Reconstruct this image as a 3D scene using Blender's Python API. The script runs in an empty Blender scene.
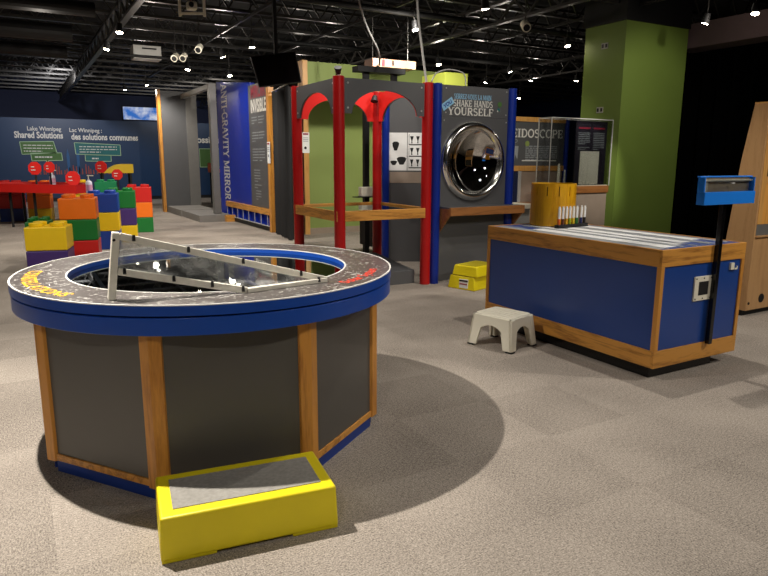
import bpy, bmesh, math, random
from mathutils import Vector, Matrix
random.seed(7)
C = bpy.context.scene.collection
R = math.radians
PI = math.pi

# ------------------------------------------------------------------ materials
def lin(c):
    return tuple(((v/255)/12.92 if v/255 <= .04045 else ((v/255+.055)/1.055)**2.4) for v in c) + (1.0,)

def mat(name, col, rough=.5, metal=0.0, emit=None, var=.12, scale=8.0, bump=0.0, spec=.5):
    m = bpy.data.materials.new(name); m.use_nodes = True
    nt = m.node_tree; b = nt.nodes['Principled BSDF']
    c = lin(col)
    b.inputs['Base Color'].default_value = c
    b.inputs['Roughness'].default_value = rough
    b.inputs['Metallic'].default_value = metal
    b.inputs['Specular IOR Level'].default_value = spec
    if var > 0:
        tc = nt.nodes.new('ShaderNodeTexCoord'); nz = nt.nodes.new('ShaderNodeTexNoise')
        nz.inputs['Scale'].default_value = scale; nz.inputs['Detail'].default_value = 4
        mx = nt.nodes.new('ShaderNodeMix'); mx.data_type = 'RGBA'
        mx.inputs[6].default_value = tuple(v*(1-var) for v in c[:3]) + (1,)
        mx.inputs[7].default_value = tuple(min(1, v*(1+var)) for v in c[:3]) + (1,)
        nt.links.new(tc.outputs['Object'], nz.inputs['Vector'])
        nt.links.new(nz.outputs['Fac'], mx.inputs[0])
        nt.links.new(mx.outputs[2], b.inputs['Base Color'])
        if bump:
            bp = nt.nodes.new('ShaderNodeBump'); bp.inputs['Strength'].default_value = bump
            nt.links.new(nz.outputs['Fac'], bp.inputs['Height']); nt.links.new(bp.outputs['Normal'], b.inputs['Normal'])
    if emit:
        b.inputs['Emission Color'].default_value = lin(emit[0]); b.inputs['Emission Strength'].default_value = emit[1]
    return m

def wood(name, c1, c2, axis, rough=.4, scale=9.0, ring=True):
    """wood grain running along `axis` (0,1,2) in object space"""
    m = bpy.data.materials.new(name); m.use_nodes = True
    nt = m.node_tree; b = nt.nodes['Principled BSDF']; b.inputs['Roughness'].default_value = rough
    tc = nt.nodes.new('ShaderNodeTexCoord'); mp = nt.nodes.new('ShaderNodeMapping')
    s = [1.0, 1.0, 1.0]; s[axis] = .1
    mp.inputs['Scale'].default_value = s
    w = nt.nodes.new('ShaderNodeTexNoise'); w.inputs['Scale'].default_value = scale; w.inputs['Detail'].default_value = 2; w.inputs['Distortion'].default_value = .3
    mul = nt.nodes.new('ShaderNodeMath'); mul.operation = 'MULTIPLY'; mul.inputs[1].default_value = 9.0 if ring else 3.0
    fr = nt.nodes.new('ShaderNodeMath'); fr.operation = 'PINGPONG'; fr.inputs[1].default_value = 1.0
    n2 = nt.nodes.new('ShaderNodeTexNoise'); n2.inputs['Scale'].default_value = scale*14; n2.inputs['Detail'].default_value = 3
    add = nt.nodes.new('ShaderNodeMath'); add.operation = 'MULTIPLY_ADD'; add.inputs[1].default_value = .55
    rp = nt.nodes.new('ShaderNodeValToRGB')
    rp.color_ramp.elements[0].color = lin(c2); rp.color_ramp.elements[1].color = lin(c1)
    rp.color_ramp.elements[0].position = .2; rp.color_ramp.elements[1].position = .85
    L = nt.links.new
    L(tc.outputs['Object'], mp.inputs['Vector']); L(mp.outputs[0], w.inputs['Vector']); L(mp.outputs[0], n2.inputs['Vector'])
    L(w.outputs['Fac'], mul.inputs[0]); L(mul.outputs[0], fr.inputs[0])
    L(fr.outputs[0], add.inputs[0]); L(n2.outputs['Fac'], add.inputs[2]); L(add.outputs[0], rp.inputs['Fac'])
    L(rp.outputs['Color'], b.inputs['Base Color'])
    return m

def glassy(name, tint=(255,255,255), refl=.12, rough=.02, haze=0.0):
    m = bpy.data.materials.new(name); m.use_nodes = True
    nt = m.node_tree; nt.nodes.clear(); L = nt.links.new
    out = nt.nodes.new('ShaderNodeOutputMaterial'); t = nt.nodes.new('ShaderNodeBsdfTransparent')
    t.inputs['Color'].default_value = lin(tint)
    g = nt.nodes.new('ShaderNodeBsdfGlossy'); g.inputs['Roughness'].default_value = rough
    lw = nt.nodes.new('ShaderNodeLayerWeight'); lw.inputs['Blend'].default_value = .3
    ma = nt.nodes.new('ShaderNodeMath'); ma.operation = 'MULTIPLY_ADD'; ma.inputs[1].default_value = .5; ma.inputs[2].default_value = refl*.5
    mx = nt.nodes.new('ShaderNodeMixShader')
    L(lw.outputs['Fresnel'], ma.inputs[0]); L(ma.outputs[0], mx.inputs[0]); L(t.outputs[0], mx.inputs[1]); L(g.outputs[0], mx.inputs[2])
    last = mx
    if haze:
        d = nt.nodes.new('ShaderNodeBsdfDiffuse'); d.inputs['Color'].default_value = (.7,.7,.68,1)
        tc = nt.nodes.new('ShaderNodeTexCoord'); nz = nt.nodes.new('ShaderNodeTexNoise'); nz.inputs['Scale'].default_value = 14; nz.inputs['Detail'].default_value = 8
        r = nt.nodes.new('ShaderNodeMapRange'); r.inputs[1].default_value = .4; r.inputs[2].default_value = .75; r.inputs[3].default_value = haze*.25; r.inputs[4].default_value = haze*2.2
        L(tc.outputs['Object'], nz.inputs['Vector']); L(nz.outputs['Fac'], r.inputs[0])
        m2 = nt.nodes.new('ShaderNodeMixShader'); L(r.outputs[0], m2.inputs[0]); L(mx.outputs[0], m2.inputs[1]); L(d.outputs[0], m2.inputs[2]); last = m2
    L(last.outputs[0], out.inputs[0])
    return m

def carpet():
    m = bpy.data.materials.new('carpet'); m.use_nodes = True
    nt = m.node_tree; b = nt.nodes['Principled BSDF']; b.inputs['Roughness'].default_value = .95; b.inputs['Specular IOR Level'].default_value = .1
    L = nt.links.new; N = nt.nodes.new
    tc = N('ShaderNodeTexCoord')
    ck = N('ShaderNodeTexChecker'); ck.inputs['Scale'].default_value = 1.64
    L(tc.outputs['Object'], ck.inputs['Vector'])
    def streak(s):
        mp = N('ShaderNodeMapping'); mp.inputs['Scale'].default_value = s
        n = N('ShaderNodeTexNoise'); n.inputs['Scale'].default_value = 1; n.inputs['Detail'].default_value = 5
        n.inputs['Roughness'].default_value = .7
        L(tc.outputs['Object'], mp.inputs['Vector']); L(mp.outputs[0], n.inputs['Vector']); return n
    a = streak((40, 150, 1)); c = streak((150, 40, 1))
    mx = N('ShaderNodeMix'); L(ck.outputs['Fac'], mx.inputs[0]); L(a.outputs['Fac'], mx.inputs[2]); L(c.outputs['Fac'], mx.inputs[3])
    fine = N('ShaderNodeTexNoise'); fine.inputs['Scale'].default_value = 150; fine.inputs['Detail'].default_value = 2
    L(tc.outputs['Object'], fine.inputs['Vector'])
    big = N('ShaderNodeTexNoise'); big.inputs['Scale'].default_value = 1.3; big.inputs['Detail'].default_value = 3
    L(tc.outputs['Object'], big.inputs['Vector'])
    m1 = N('ShaderNodeMath'); m1.operation = 'MULTIPLY_ADD'; m1.inputs[1].default_value = 1.0
    ms = N('ShaderNodeMath'); ms.operation = 'MULTIPLY'; ms.inputs[1].default_value = .9; L(mx.outputs[0], ms.inputs[0])
    L(fine.outputs['Fac'], m1.inputs[0]); L(ms.outputs[0], m1.inputs[2])
    m2 = N('ShaderNodeMath'); m2.operation = 'MULTIPLY_ADD'; m2.inputs[1].default_value = .35
    L(big.outputs['Fac'], m2.inputs[0]); L(m1.outputs[0], m2.inputs[2])
    # individual tiles differ a little in tone
    sn = N('ShaderNodeVectorMath'); sn.operation = 'MULTIPLY'; sn.inputs[1].default_value = (1.64, 1.64, 0)
    fl = N('ShaderNodeVectorMath'); fl.operation = 'FLOOR'; wn = N('ShaderNodeTexWhiteNoise'); wn.noise_dimensions = '2D'
    L(tc.outputs['Object'], sn.inputs[0]); L(sn.outputs[0], fl.inputs[0]); L(fl.outputs[0], wn.inputs['Vector'])
    m3 = N('ShaderNodeMath'); m3.operation = 'MULTIPLY_ADD'; m3.inputs[1].default_value = .09
    L(wn.outputs['Value'], m3.inputs[0]); L(m2.outputs[0], m3.inputs[2])
    rp = N('ShaderNodeValToRGB'); rp.color_ramp.elements[0].position = .72; rp.color_ramp.elements[1].position = 1.5 if False else 1.0
    mr = N('ShaderNodeMapRange'); mr.inputs[1].default_value = .80; mr.inputs[2].default_value = 1.60
    L(m3.outputs[0], mr.inputs[0]); L(mr.outputs[0], rp.inputs['Fac'])
    rp.color_ramp.elements[0].position = 0; rp.color_ramp.elements[0].color = lin((66,59,53)); rp.color_ramp.elements[1].color = lin((206,194,180))
    L(rp.outputs['Color'], b.inputs['Base Color'])
    bp = N('ShaderNodeBump'); bp.inputs['Strength'].default_value = .25; L(m1.outputs[0], bp.inputs['Height']); L(bp.outputs['Normal'], b.inputs['Normal'])
    return m

def starchart():
    m = bpy.data.materials.new('star_chart_laminate'); m.use_nodes = True
    nt = m.node_tree; b = nt.nodes['Principled BSDF']; b.inputs['Roughness'].default_value = .3
    L = nt.links.new; N = nt.nodes.new
    tc = N('ShaderNodeTexCoord')
    v = N('ShaderNodeTexVoronoi'); v.inputs['Scale'].default_value = 26; v.inputs['Randomness'].default_value = 1
    L(tc.outputs['Object'], v.inputs['Vector'])
    lt = N('ShaderNodeMath'); lt.operation = 'LESS_THAN'; lt.inputs[1].default_value = .19
    L(v.outputs['Distance'], lt.inputs[0])
    n = N('ShaderNodeTexNoise'); n.inputs['Scale'].default_value = 30; n.inputs['Detail'].default_value = 8; n.inputs['Distortion'].default_value = 1.5
    L(tc.outputs['Object'], n.inputs['Vector'])
    gt = N('ShaderNodeMath'); gt.operation = 'GREATER_THAN'; gt.inputs[1].default_value = .61; L(n.outputs['Fac'], gt.inputs[0])
    mxm = N('ShaderNodeMath'); mxm.operation = 'MAXIMUM'; L(lt.outputs[0], mxm.inputs[0]); L(gt.outputs[0], mxm.inputs[1])
    n3 = N('ShaderNodeTexNoise'); n3.inputs['Scale'].default_value = 5; L(tc.outputs['Object'], n3.inputs['Vector'])
    mu = N('ShaderNodeMath'); mu.operation = 'MULTIPLY'; mu.use_clamp = True; L(mxm.outputs[0], mu.inputs[0]); L(n3.outputs['Fac'], mu.inputs[1])
    mx = N('ShaderNodeMix'); mx.data_type = 'RGBA'; mx.inputs[6].default_value = lin((86,80,77)); mx.inputs[7].default_value = lin((225,222,215))
    L(mu.outputs[0], mx.inputs[0]); L(mx.outputs[2], b.inputs['Base Color'])
    return m

M = dict(
    carpet=carpet(), star=starchart(),
    black=mat('black_paint',(14,14,15),.6), ceil=mat('black_ceiling',(9,9,9),.9), steel=mat('dark_steel',(66,64,61),.32,.45),
    navy=mat('navy_wall',(14,28,64),.7), cloth=mat('black_drape',(2,2,2),1.0,spec=.05), soffit=mat('brown_soffit',(96,78,80),.85),
    rim=mat('blue_edge',(22,74,170),.32), whiteline=mat('white_edge',(228,226,220),.4),
    body=mat('grey_laminate',(84,81,76),.35,var=.06,scale=3), kick=mat('blue_kick',(16,56,140),.4),
    oakz=wood('oak_vertical',(208,144,62),(164,102,38),2), oakx=wood('oak_along_x',(210,148,66),(128,76,26),0), oaky=wood('oak_along_y',(210,148,66),(128,76,26),1),
    cherry=wood('cherry',(152,100,54),(108,68,34),0), pinez=wood('pine',(214,160,88),(190,130,62),2), plyz=wood('tan_veneer',(190,148,100),(164,122,78),2,scale=14,ring=False),
    orangeply=wood('orange_ply',(222,160,78),(196,130,56),2), 
    yellow=mat('yellow_plastic',(232,212,16),.45,var=.1,scale=5), mat_grey=mat('grip_mat',(146,142,134),.9,var=.35,scale=60,bump=.2),
    bluebox=mat('blue_laminate',(28,66,140),.28,var=.05,scale=3), white=mat('white_plastic',(234,228,208),.4,var=.04), offwhite=mat('frame_white',(228,223,208),.5,var=.2,scale=25),
    paper=mat('white_paper',(235,235,232),.55,var=.05), blackgloss=mat('black_gloss',(10,10,11),.2),
    mirror=mat('mirror',(240,240,240),.02,1.0,var=0), chrome=mat('chrome',(244,242,236),.16,1.0,var=.08,scale=6), darkglass=mat('dark_glass',(140,148,144),.02,1.0,var=0),
    red=mat('red_paint',(176,18,18),.35,var=.08), redlining=mat('red_lining',(228,40,34),.4), charcoal=mat('charcoal_panel',(86,86,87),.42,var=.06,scale=4),
    bluetube=mat('blue_tube',(16,44,138),.3), green=mat('olive_green',(132,148,78),.6,var=.06,scale=2), lime=mat('lime_green',(176,186,76),.55,var=.05,scale=2),
    colgreen=mat('column_green',(112,134,56),.6,var=.07,scale=2), taupe=mat('taupe',(152,136,120),.55), blueface=mat('royal_blue',(14,44,160),.4,var=.05),
    lake=mat('lake_blue',(8,48,86),.45,var=.2,scale=.6), text=mat('pale_lettering',(222,220,212),.5,var=0), bluetext=mat('light_blue_lettering',(140,190,220),.5,var=0),
    redtext=mat('red_lettering',(226,70,52),.5,var=.1), yellowtext=mat('yellow_lettering',(232,174,36),.5,var=.15,scale=40), maroon=mat('maroon_lettering',(150,44,62),.5,var=0),
    greytext=mat('grey_lettering',(150,154,156),.6,var=0), greygreen=mat('green_bubble',(70,110,50),.6), teal=mat('teal_bubble',(26,104,104),.6), bubbleline=mat('bubble_line',(170,200,160),.6,var=0),
    drum=wood('yellow_drum',(212,156,18),(184,124,10),2,rough=.35), skyblue=mat('bright_blue',(30,128,232),.35,var=.04), clear=glassy('clear_acrylic',(246,248,248),.12), hazy=glassy('hazy_acrylic',(236,238,238),.16,.05,haze=.24),  # haze mixes patchy pale grey into the gnomon sheet
    greymetal=mat('grey_metal',(120,118,114),.45,.3), lightgrey=mat('light_grey',(176,175,170),.5), rubber=mat('rubber',(22,22,22),.8), tvscreen=mat('tv_screen',(16,10,10),.12,var=0),
    plat=mat('platform_grey',(128,124,118),.8), bolt=mat('bolt',(30,26,24),.4,.6), boltlight=mat('pale_bolt',(210,210,205),.3,.6),
)
BR = dict(orange=mat('brick_orange',(242,116,22),.4,var=.05), yellow=mat('brick_yellow',(236,196,22),.4,var=.05), green=mat('brick_green',(20,112,44),.4,var=.05), red=mat('brick_red',(200,32,26),.4,var=.05),
          blue=mat('brick_blue',(26,62,146),.4,var=.05), purple=mat('brick_purple',(70,46,112),.4,var=.05), teal=mat('brick_teal',(24,150,92),.4,var=.05))

# ------------------------------------------------------------------ mesh helpers
class MB:
    def __init__(s): s.bm = bmesh.new()
    def poly(s, pts):
        return s.bm.faces.new([s.bm.verts.new(p) for p in pts])
    def hexa(s, b, t):
        """b,t: matching loops (ccw seen from the top)"""
        vb = [s.bm.verts.new(p) for p in b]; vt = [s.bm.verts.new(p) for p in t]; n = len(b)
        s.bm.faces.new(vb[::-1]); s.bm.faces.new(vt)
        for i in range(n): s.bm.faces.new((vb[i], vb[(i+1)%n], vt[(i+1)%n], vt[i]))
        return s
    def box(s, x0,x1,y0,y1,z0,z1):
        return s.hexa([(x0,y0,z0),(x1,y0,z0),(x1,y1,z0),(x0,y1,z0)], [(x0,y0,z1),(x1,y0,z1),(x1,y1,z1),(x0,y1,z1)])
    def prism(s, pts, z0, z1):
        return s.hexa([(x,y,z0) for x,y in pts], [(x,y,z1) for x,y in pts])
    def extr(s, pts3, d):
        d = Vector(d); return s.hexa([Vector(p) for p in pts3], [Vector(p)+d for p in pts3])
    def bar(s, a, b, w, h=None, up=(0,0,1)):
        a = Vector(a); b = Vector(b); d = (b-a).normalized(); u = Vector(up)
        if abs(d.dot(u)) > .98: u = Vector((1,0,0))
        x = d.cross(u).normalized()*(w/2); y = x.cross(d).normalized()*((h or w)/2)
        q = [-x-y, x-y, x+y, -x+y]
        return s.hexa([a+p for p in q], [b+p for p in q])
    def tube(s, a, b, r, n=16, r2=None):
        a = Vector(a); b = Vector(b); d = (b-a).normalized(); u = Vector((0,0,1)) if abs(d.z) < .9 else Vector((1,0,0))
        x = d.cross(u).normalized(); y = d.cross(x).normalized(); r2 = r if r2 is None else r2
        return s.hexa([a+(x*math.cos(t)+y*math.sin(t))*r for t in [2*PI*i/n for i in range(n)]], [b+(x*math.cos(t)+y*math.sin(t))*r2 for t in [2*PI*i/n for i in range(n)]])
    def lathe(s, prof, n=64, c=(0,0,0), M4=None, closed=False):
        rings = []
        for r, z in prof:
            rings.append([s.bm.verts.new(Vector((c[0]+r*math.cos(2*PI*i/n), c[1]+r*math.sin(2*PI*i/n), c[2]+z))) for i in range(n)] if r > 1e-6 else [s.bm.verts.new(Vector((c[0],c[1],c[2]+z)))])
        pr = list(zip(rings, rings[1:])) + ([(rings[-1], rings[0])] if closed else [])
        for A, B in pr:
            for i in range(n):
                j = (i+1)%n
                if len(A) == 1 and len(B) > 1: s.bm.faces.new((A[0], B[j], B[i]))
                elif len(B) == 1 and len(A) > 1: s.bm.faces.new((A[i], A[j], B[0]))
                elif len(A) > 1: s.bm.faces.new((A[i], A[j], B[j], B[i]))
        return s
    def path(s, pts, r, n=8):
        """one continuous tube along a polyline"""
        pts = [Vector(p) for p in pts]; prev = None; first = None
        for i, p in enumerate(pts):
            d = (pts[min(i+1,len(pts)-1)]-pts[max(i-1,0)]).normalized(); u = Vector((0,0,1)) if abs(d.z) < .9 else Vector((1,0,0))
            x = d.cross(u).normalized(); y = d.cross(x).normalized()
            ring = [s.bm.verts.new(p+(x*math.cos(2*PI*k/n)+y*math.sin(2*PI*k/n))*r) for k in range(n)]
            if prev:
                for k in range(n): s.bm.faces.new((prev[k], prev[(k+1)%n], ring[(k+1)%n], ring[k]))
            else: first = ring
            prev = ring
        s.bm.faces.new(first[::-1]); s.bm.faces.new(prev); return s
    def xf(s, m):
        bmesh.ops.transform(s.bm, matrix=m, verts=s.bm.verts); return s
    def build(s, name, material, parent=None, bevel=0.0, seg=2, smooth=False, sub=0, loc=None):
        bm = s.bm; bmesh.ops.recalc_face_normals(bm, faces=bm.faces)
        me = bpy.data.meshes.new(name)
        if parent is not None and not getattr(s, 'local', False) and parent.get('_w', 0):
            o0 = Vector(parent['_w']); bmesh.ops.translate(bm, verts=bm.verts, vec=-o0)
        if loc is not None: bmesh.ops.translate(bm, verts=bm.verts, vec=-Vector(loc))
        bm.to_mesh(me); bm.free()
        me.materials.append(material)
        if smooth:
            for p in me.polygons: p.use_smooth = True
            me.set_sharp_from_angle(angle=R(38))
        o = bpy.data.objects.new(name, me); C.objects.link(o)
        if loc is not None: o.location = loc
        if parent is not None:
            o.parent = parent
            if parent.get('_w', 0): o['_w'] = parent['_w']
        if bevel:
            md = o.modifiers.new('bevel','BEVEL'); md.width = bevel; md.segments = seg; md.limit_method = 'ANGLE'; md.angle_limit = R(40)
        if sub:
            md = o.modifiers.new('subd','SUBSURF'); md.levels = sub; md.render_levels = sub
        return o

def loc_mb():
    m = MB(); m.local = True; return m
def tag(o, label, cat, group=None, kind=None):
    if label: o['label'] = label; o['category'] = cat
    if group: o['group'] = group
    if kind: o['kind'] = kind
    return o
def thing(name, label, cat, loc, group=None, world=True, rz=0):
    o = bpy.data.objects.new(name, None); C.objects.link(o); o.location = loc; o.rotation_euler = (0,0,rz)
    o.empty_display_size = .1
    if world: o['_w'] = tuple(loc)       # parts are written in world coordinates and moved to the base here
    return tag(o, label, cat, group)
def struct(o): o['kind'] = 'structure'; return o
def copy_tree(o, parent=None):
    c = o.copy(); C.objects.link(c)
    if parent is not None:
        c.parent = parent
    for ch in list(o.children): copy_tree(ch, c)
    return c

# text ------------------------------------------------------------
def text_mesh(body, size, bold=0.0, align='CENTER', space=1.0):
    cu = bpy.data.curves.new('t','FONT'); cu.body = body; cu.size = size; cu.align_x = align; cu.offset = bold; cu.space_character = space; cu.resolution_u = 3
    ob = bpy.data.objects.new('t', cu); C.objects.link(ob)
    dg = bpy.context.evaluated_depsgraph_get(); me = bpy.data.meshes.new_from_object(ob.evaluated_get(dg))
    bpy.data.objects.remove(ob); bpy.data.curves.remove(cu)
    return me
def place_text(name, body, size, o, ex, ey, material, parent=None, bold=0.0, align='CENTER', space=1.0, fn=None):
    me = text_mesh(body, size, bold, align, space); o = Vector(o); ex = Vector(ex); ey = Vector(ey)
    off = Vector(parent['_w']) if parent is not None and parent.get('_w', 0) else Vector((0,0,0))
    for v in me.vertices:
        v.co = (fn(v.co.x, v.co.y) if fn else o+ex*v.co.x+ey*v.co.y) - off
    me.materials.clear(); me.materials.append(material)
    ob = bpy.data.objects.new(name, me); C.objects.link(ob)
    if parent is not None:
        ob.parent = parent
        if parent.get('_w', 0): ob['_w'] = parent['_w']
    return ob
# a small slab-serif alphabet drawn with strokes: (kind, ...) in a box one unit high
T_, t_ = .2, .1          # thick / thin stroke
def ser(x, y, w=.3): return ('l', x-w/2, y, x+w/2, y, .08)
GL = {
 'A': (.86,[('l',.1,0,.42,1,t_),('l',.44,1,.76,0,T_),('l',.22,.34,.62,.34,t_),ser(.1,.04),ser(.76,.04)]),
 'N': (.9,[('l',.15,0,.15,1,t_),('l',.15,1,.75,0,T_),('l',.75,0,.75,1,t_),ser(.15,.04),ser(.12,.96,.26),ser(.75,.96)]),
 'T': (.8,[('l',.4,0,.4,1,T_),('l',.04,.95,.76,.95,t_),('l',.06,.95,.06,.72,t_),('l',.74,.95,.74,.72,t_),ser(.4,.04,.4)]),
 'I': (.46,[('l',.23,0,.23,1,T_),ser(.23,.04,.42),ser(.23,.96,.42)]),
 '-': (.45,[('l',.05,.45,.4,.45,.14)]),
 'G': (.9,[('a',.45,.5,.36,.46,45,320,.16),('l',.76,.05,.76,.42,T_),ser(.74,.42,.34)]),
 'R': (.86,[('l',.2,0,.2,1,T_),('a',.42,.74,.28,.22,-90,90,.16),('l',.2,.96,.42,.96,t_),('l',.2,.52,.42,.52,t_),('l',.44,.5,.76,.02,T_),ser(.2,.04,.4),ser(.76,.04,.2)]),
 'V': (.86,[('l',.1,1,.42,0,T_),('l',.44,0,.76,1,t_),ser(.1,.96),ser(.76,.96)]),
 'Y': (.86,[('l',.1,1,.42,.45,T_),('l',.42,.45,.76,1,t_),('l',.42,0,.42,.48,T_),ser(.1,.96),ser(.76,.96),ser(.42,.04,.4)]),
 'M': (1.08,[('l',.16,0,.16,1,t_),('l',.18,1,.52,.15,T_),('l',.54,.15,.88,1,t_),('l',.9,0,.9,1,T_),ser(.16,.04),ser(.9,.04,.34),ser(.14,.96,.26),ser(.92,.96,.26)]),
 'O': (.92,[('a',.46,.5,.36,.46,0,360,.16)]),
 'E': (.78,[('l',.2,0,.2,1,T_),('l',.1,.95,.68,.95,t_),('l',.1,.05,.7,.05,t_),('l',.2,.5,.55,.5,t_),('l',.67,.95,.67,.74,t_),('l',.69,.05,.69,.28,t_),('l',.55,.4,.55,.6,.07)]),
 'F': (.76,[('l',.2,0,.2,1,T_),('l',.1,.95,.68,.95,t_),('l',.2,.5,.55,.5,t_),('l',.67,.95,.67,.72,t_),('l',.55,.4,.55,.6,.07),ser(.2,.04,.4)]),
 'L': (.76,[('l',.2,0,.2,1,T_),('l',.1,.05,.7,.05,t_),('l',.69,.05,.69,.3,t_),ser(.2,.96,.4)]),
 'H': (.94,[('l',.2,0,.2,1,T_),('l',.74,0,.74,1,T_),('l',.2,.5,.74,.5,t_),ser(.2,.04,.36),ser(.2,.96,.36),ser(.74,.04,.36),ser(.74,.96,.36)]),
 'K': (.9,[('l',.2,0,.2,1,T_),('l',.2,.42,.72,1,t_),('l',.38,.6,.78,0,T_),ser(.2,.04,.36),ser(.2,.96,.36),ser(.72,.96),ser(.78,.04)]),
 'S': (.7,[('a',.35,.73,.24,.22,30,270,.15),('a',.35,.27,.26,.23,-150,90,.15)]),
 'U': (.9,[('l',.2,.35,.2,1,T_),('l',.72,.35,.72,1,t_),('a',.46,.35,.26,.31,180,360,.14),ser(.2,.96,.36),ser(.72,.96)]),
 'D': (.9,[('l',.2,0,.2,1,T_),('a',.36,.5,.42,.46,-90,90,.16),('l',.06,.95,.38,.95,t_),('l',.06,.05,.38,.05,t_)]),
 'C': (.84,[('a',.46,.5,.36,.46,50,310,.16),('l',.7,.7,.7,.95,.08)]),
 'P': (.8,[('l',.2,0,.2,1,T_),('a',.42,.72,.28,.24,-90,90,.16),('l',.1,.96,.42,.96,t_),('l',.2,.48,.42,.48,t_),ser(.2,.04,.4)]),
 'Z': (.76,[('l',.08,.95,.68,.95,t_),('l',.64,.95,.1,.05,T_),('l',.08,.05,.68,.05,t_),('l',.08,.95,.08,.75,t_),('l',.68,.05,.68,.25,t_)]),
 ' ': (.4,[]),
}
def serif_width(s): return sum(GL[c][0] for c in s)
def serif_text(name, body, h, width, o, ex, ey, material, parent=None, lift=0.0):
    """slab-serif lettering, cap height h, fitted to width, starting at o"""
    mb = MB(); o = Vector(o); ex = Vector(ex); ey = Vector(ey); n = ex.cross(ey); k = width/serif_width(body); x0 = 0.0; li = 0
    def P(x, y, z): return o+ex*(x0+x*k)+ey*(y*h)+n*z
    def seg(a, b, w):
        nonlocal li
        d = Vector((b[0]-a[0], b[1]-a[1])); 
        if d.length < 1e-6: return
        d.normalize(); q = Vector((-d.y, d.x))*w/2; z = .0015+lift+li*.00004; li = (li+1)%40
        mb.poly([P(a[0]-q.x,a[1]-q.y,z), P(b[0]-q.x,b[1]-q.y,z), P(b[0]+q.x,b[1]+q.y,z), P(a[0]+q.x,a[1]+q.y,z)])
    for ch in body:
        w, st = GL[ch]
        for g in st:
            if g[0] == 'l': seg(g[1:3], g[3:5], g[5])
            else:
                _, cx, cy, rx, ry, a0, a1, tw = g; nn = 12
                pts = [(cx+rx*math.cos(R(a0+(a1-a0)*i/nn)), cy+ry*math.sin(R(a0+(a1-a0)*i/nn))) for i in range(nn+1)]
                for p, q in zip(pts, pts[1:]): seg(p, q, tw)
        x0 += w*k
    ob = mb.build(name, material, parent)
    return ob

def panel_text_lines(name, o, ex, ey, w, h, n, material, parent, th=.35, seed=1):
    """paragraph of unreadably small print: rows of word-length bars"""
    rnd = random.Random(seed); mb = MB(); o = Vector(o); ex = Vector(ex); ey = Vector(ey); nn = ex.cross(ey)*.002
    for i in range(n):
        y = -h*(i+.5)/n; x = 0; lim = w*(1 if i < n-1 else rnd.uniform(.4,.8))
        while x < lim:
            l = min(rnd.uniform(.05,.16)*w, lim-x); t = h/n*th
            mb.poly([o+ex*x+ey*(y-t/2)+nn, o+ex*(x+l)+ey*(y-t/2)+nn, o+ex*(x+l)+ey*(y+t/2)+nn, o+ex*x+ey*(y+t/2)+nn]); x += l+.025*w
    return mb.build(name, material, parent)

# ------------------------------------------------------------------ camera
yaw, pitch, roll = R(60.5), R(11.29), R(.243); F = 641.24
fh = Vector((math.cos(yaw), math.sin(yaw), 0)); rt = Vector((math.sin(yaw), -math.cos(yaw), 0)); up = Vector((0,0,1))
fw = fh*math.cos(pitch)-up*math.sin(pitch); u0 = fh*math.sin(pitch)+up*math.cos(pitch)
cx = rt*math.cos(roll)+u0*math.sin(roll); cy = u0*math.cos(roll)-rt*math.sin(roll)
cd = bpy.data.cameras.new('camera'); cam = bpy.data.objects.new('camera', cd); C.objects.link(cam)
m4 = Matrix((( cx.x, cy.x, -fw.x, 0),(cx.y, cy.y, -fw.y, 0),(cx.z, cy.z, -fw.z, 1.5),(0,0,0,1)))
cam.matrix_world = m4; cd.sensor_fit = 'HORIZONTAL'; cd.sensor_width = 36; cd.lens = F/768*36; cd.clip_end = 100; cd.clip_start = .05
bpy.context.scene.camera = cam

# ------------------------------------------------------------------ the room
X0, X1, Y0, Y1, ZC = -9.0, 22.0, -6.0, 30.0, 4.7
struct(MB().box(X0,X1,Y0,Y1,-.1,0).build('floor', M['carpet']))
struct(MB().box(X0,X1,Y0,Y1,ZC,ZC+.1).build('ceiling', M['ceil']))
struct(MB().box(X0,X1,Y1,Y1+.1,-.1,ZC+.1).build('wall_back', M['navy']))
struct(MB().box(X0,X1,Y0-.1,Y0,-.1,ZC+.1).build('wall_front', M['black']))
struct(MB().box(X0-.1,X0,Y0-.1,Y1+.1,-.1,ZC+.1).build('wall_left', M['black']))
struct(MB().box(X1,X1+.1,Y0-.1,Y1+.1,-.1,ZC+.1).build('wall_right', M['navy']))
nt_ = 0
def trim(mb, material):
    global nt_; nt_ += 1
    return struct(mb.build('trim_%d' % nt_, material))
# open-web joists run along X, girders along Y
y = 8.2
while y < 29.5:
    mb = MB(); x0, x1 = -6.0, 21.5
    mb.box(x0,x1,y-.045,y+.045,4.12,4.17); mb.box(x0,x1,y-.045,y+.045,4.6,4.65)
    x = x0
    while x < x1-.01:
        mb.bar((x,y,4.17),(x+.3,y,4.6),.025); mb.bar((x+.3,y,4.6),(x+.6,y,4.17),.025); x += .6
    trim(mb, M['steel']); y += 1.3
for gx in (-3.6, 1.8, 7.3, 12.8):
    mb = MB(); mb.box(gx-.05,gx+.05,6,29.8,3.74,3.78); mb.box(gx-.05,gx+.05,6,29.8,4.06,4.11)
    yy = 6.2
    while yy < 29: mb.bar((gx,yy,3.78),(gx,yy+.35,4.06),.035); mb.bar((gx,yy+.35,4.06),(gx,yy+.7,3.78),.035); yy += .7
    trim(mb, M['steel'])
trim(MB().box(10.95,11.5,-5.9,8.35,3.53,3.95), M['soffit'])
# ducts and pipes
for (a,b,r) in (((-5,12.4,3.95),(1.4,12.4,3.95),.12),((-5,14.6,3.9),(1.2,14.6,3.9),.16),((-5,17.5,3.95),(1.3,17.5,3.95),.14),((3.2,9.5,3.85),(9.5,9.5,3.85),.05),((5,13.3,3.9),(14,13.3,3.9),.05)):
    trim(MB().tube(a,b,r), M['black'])

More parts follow.
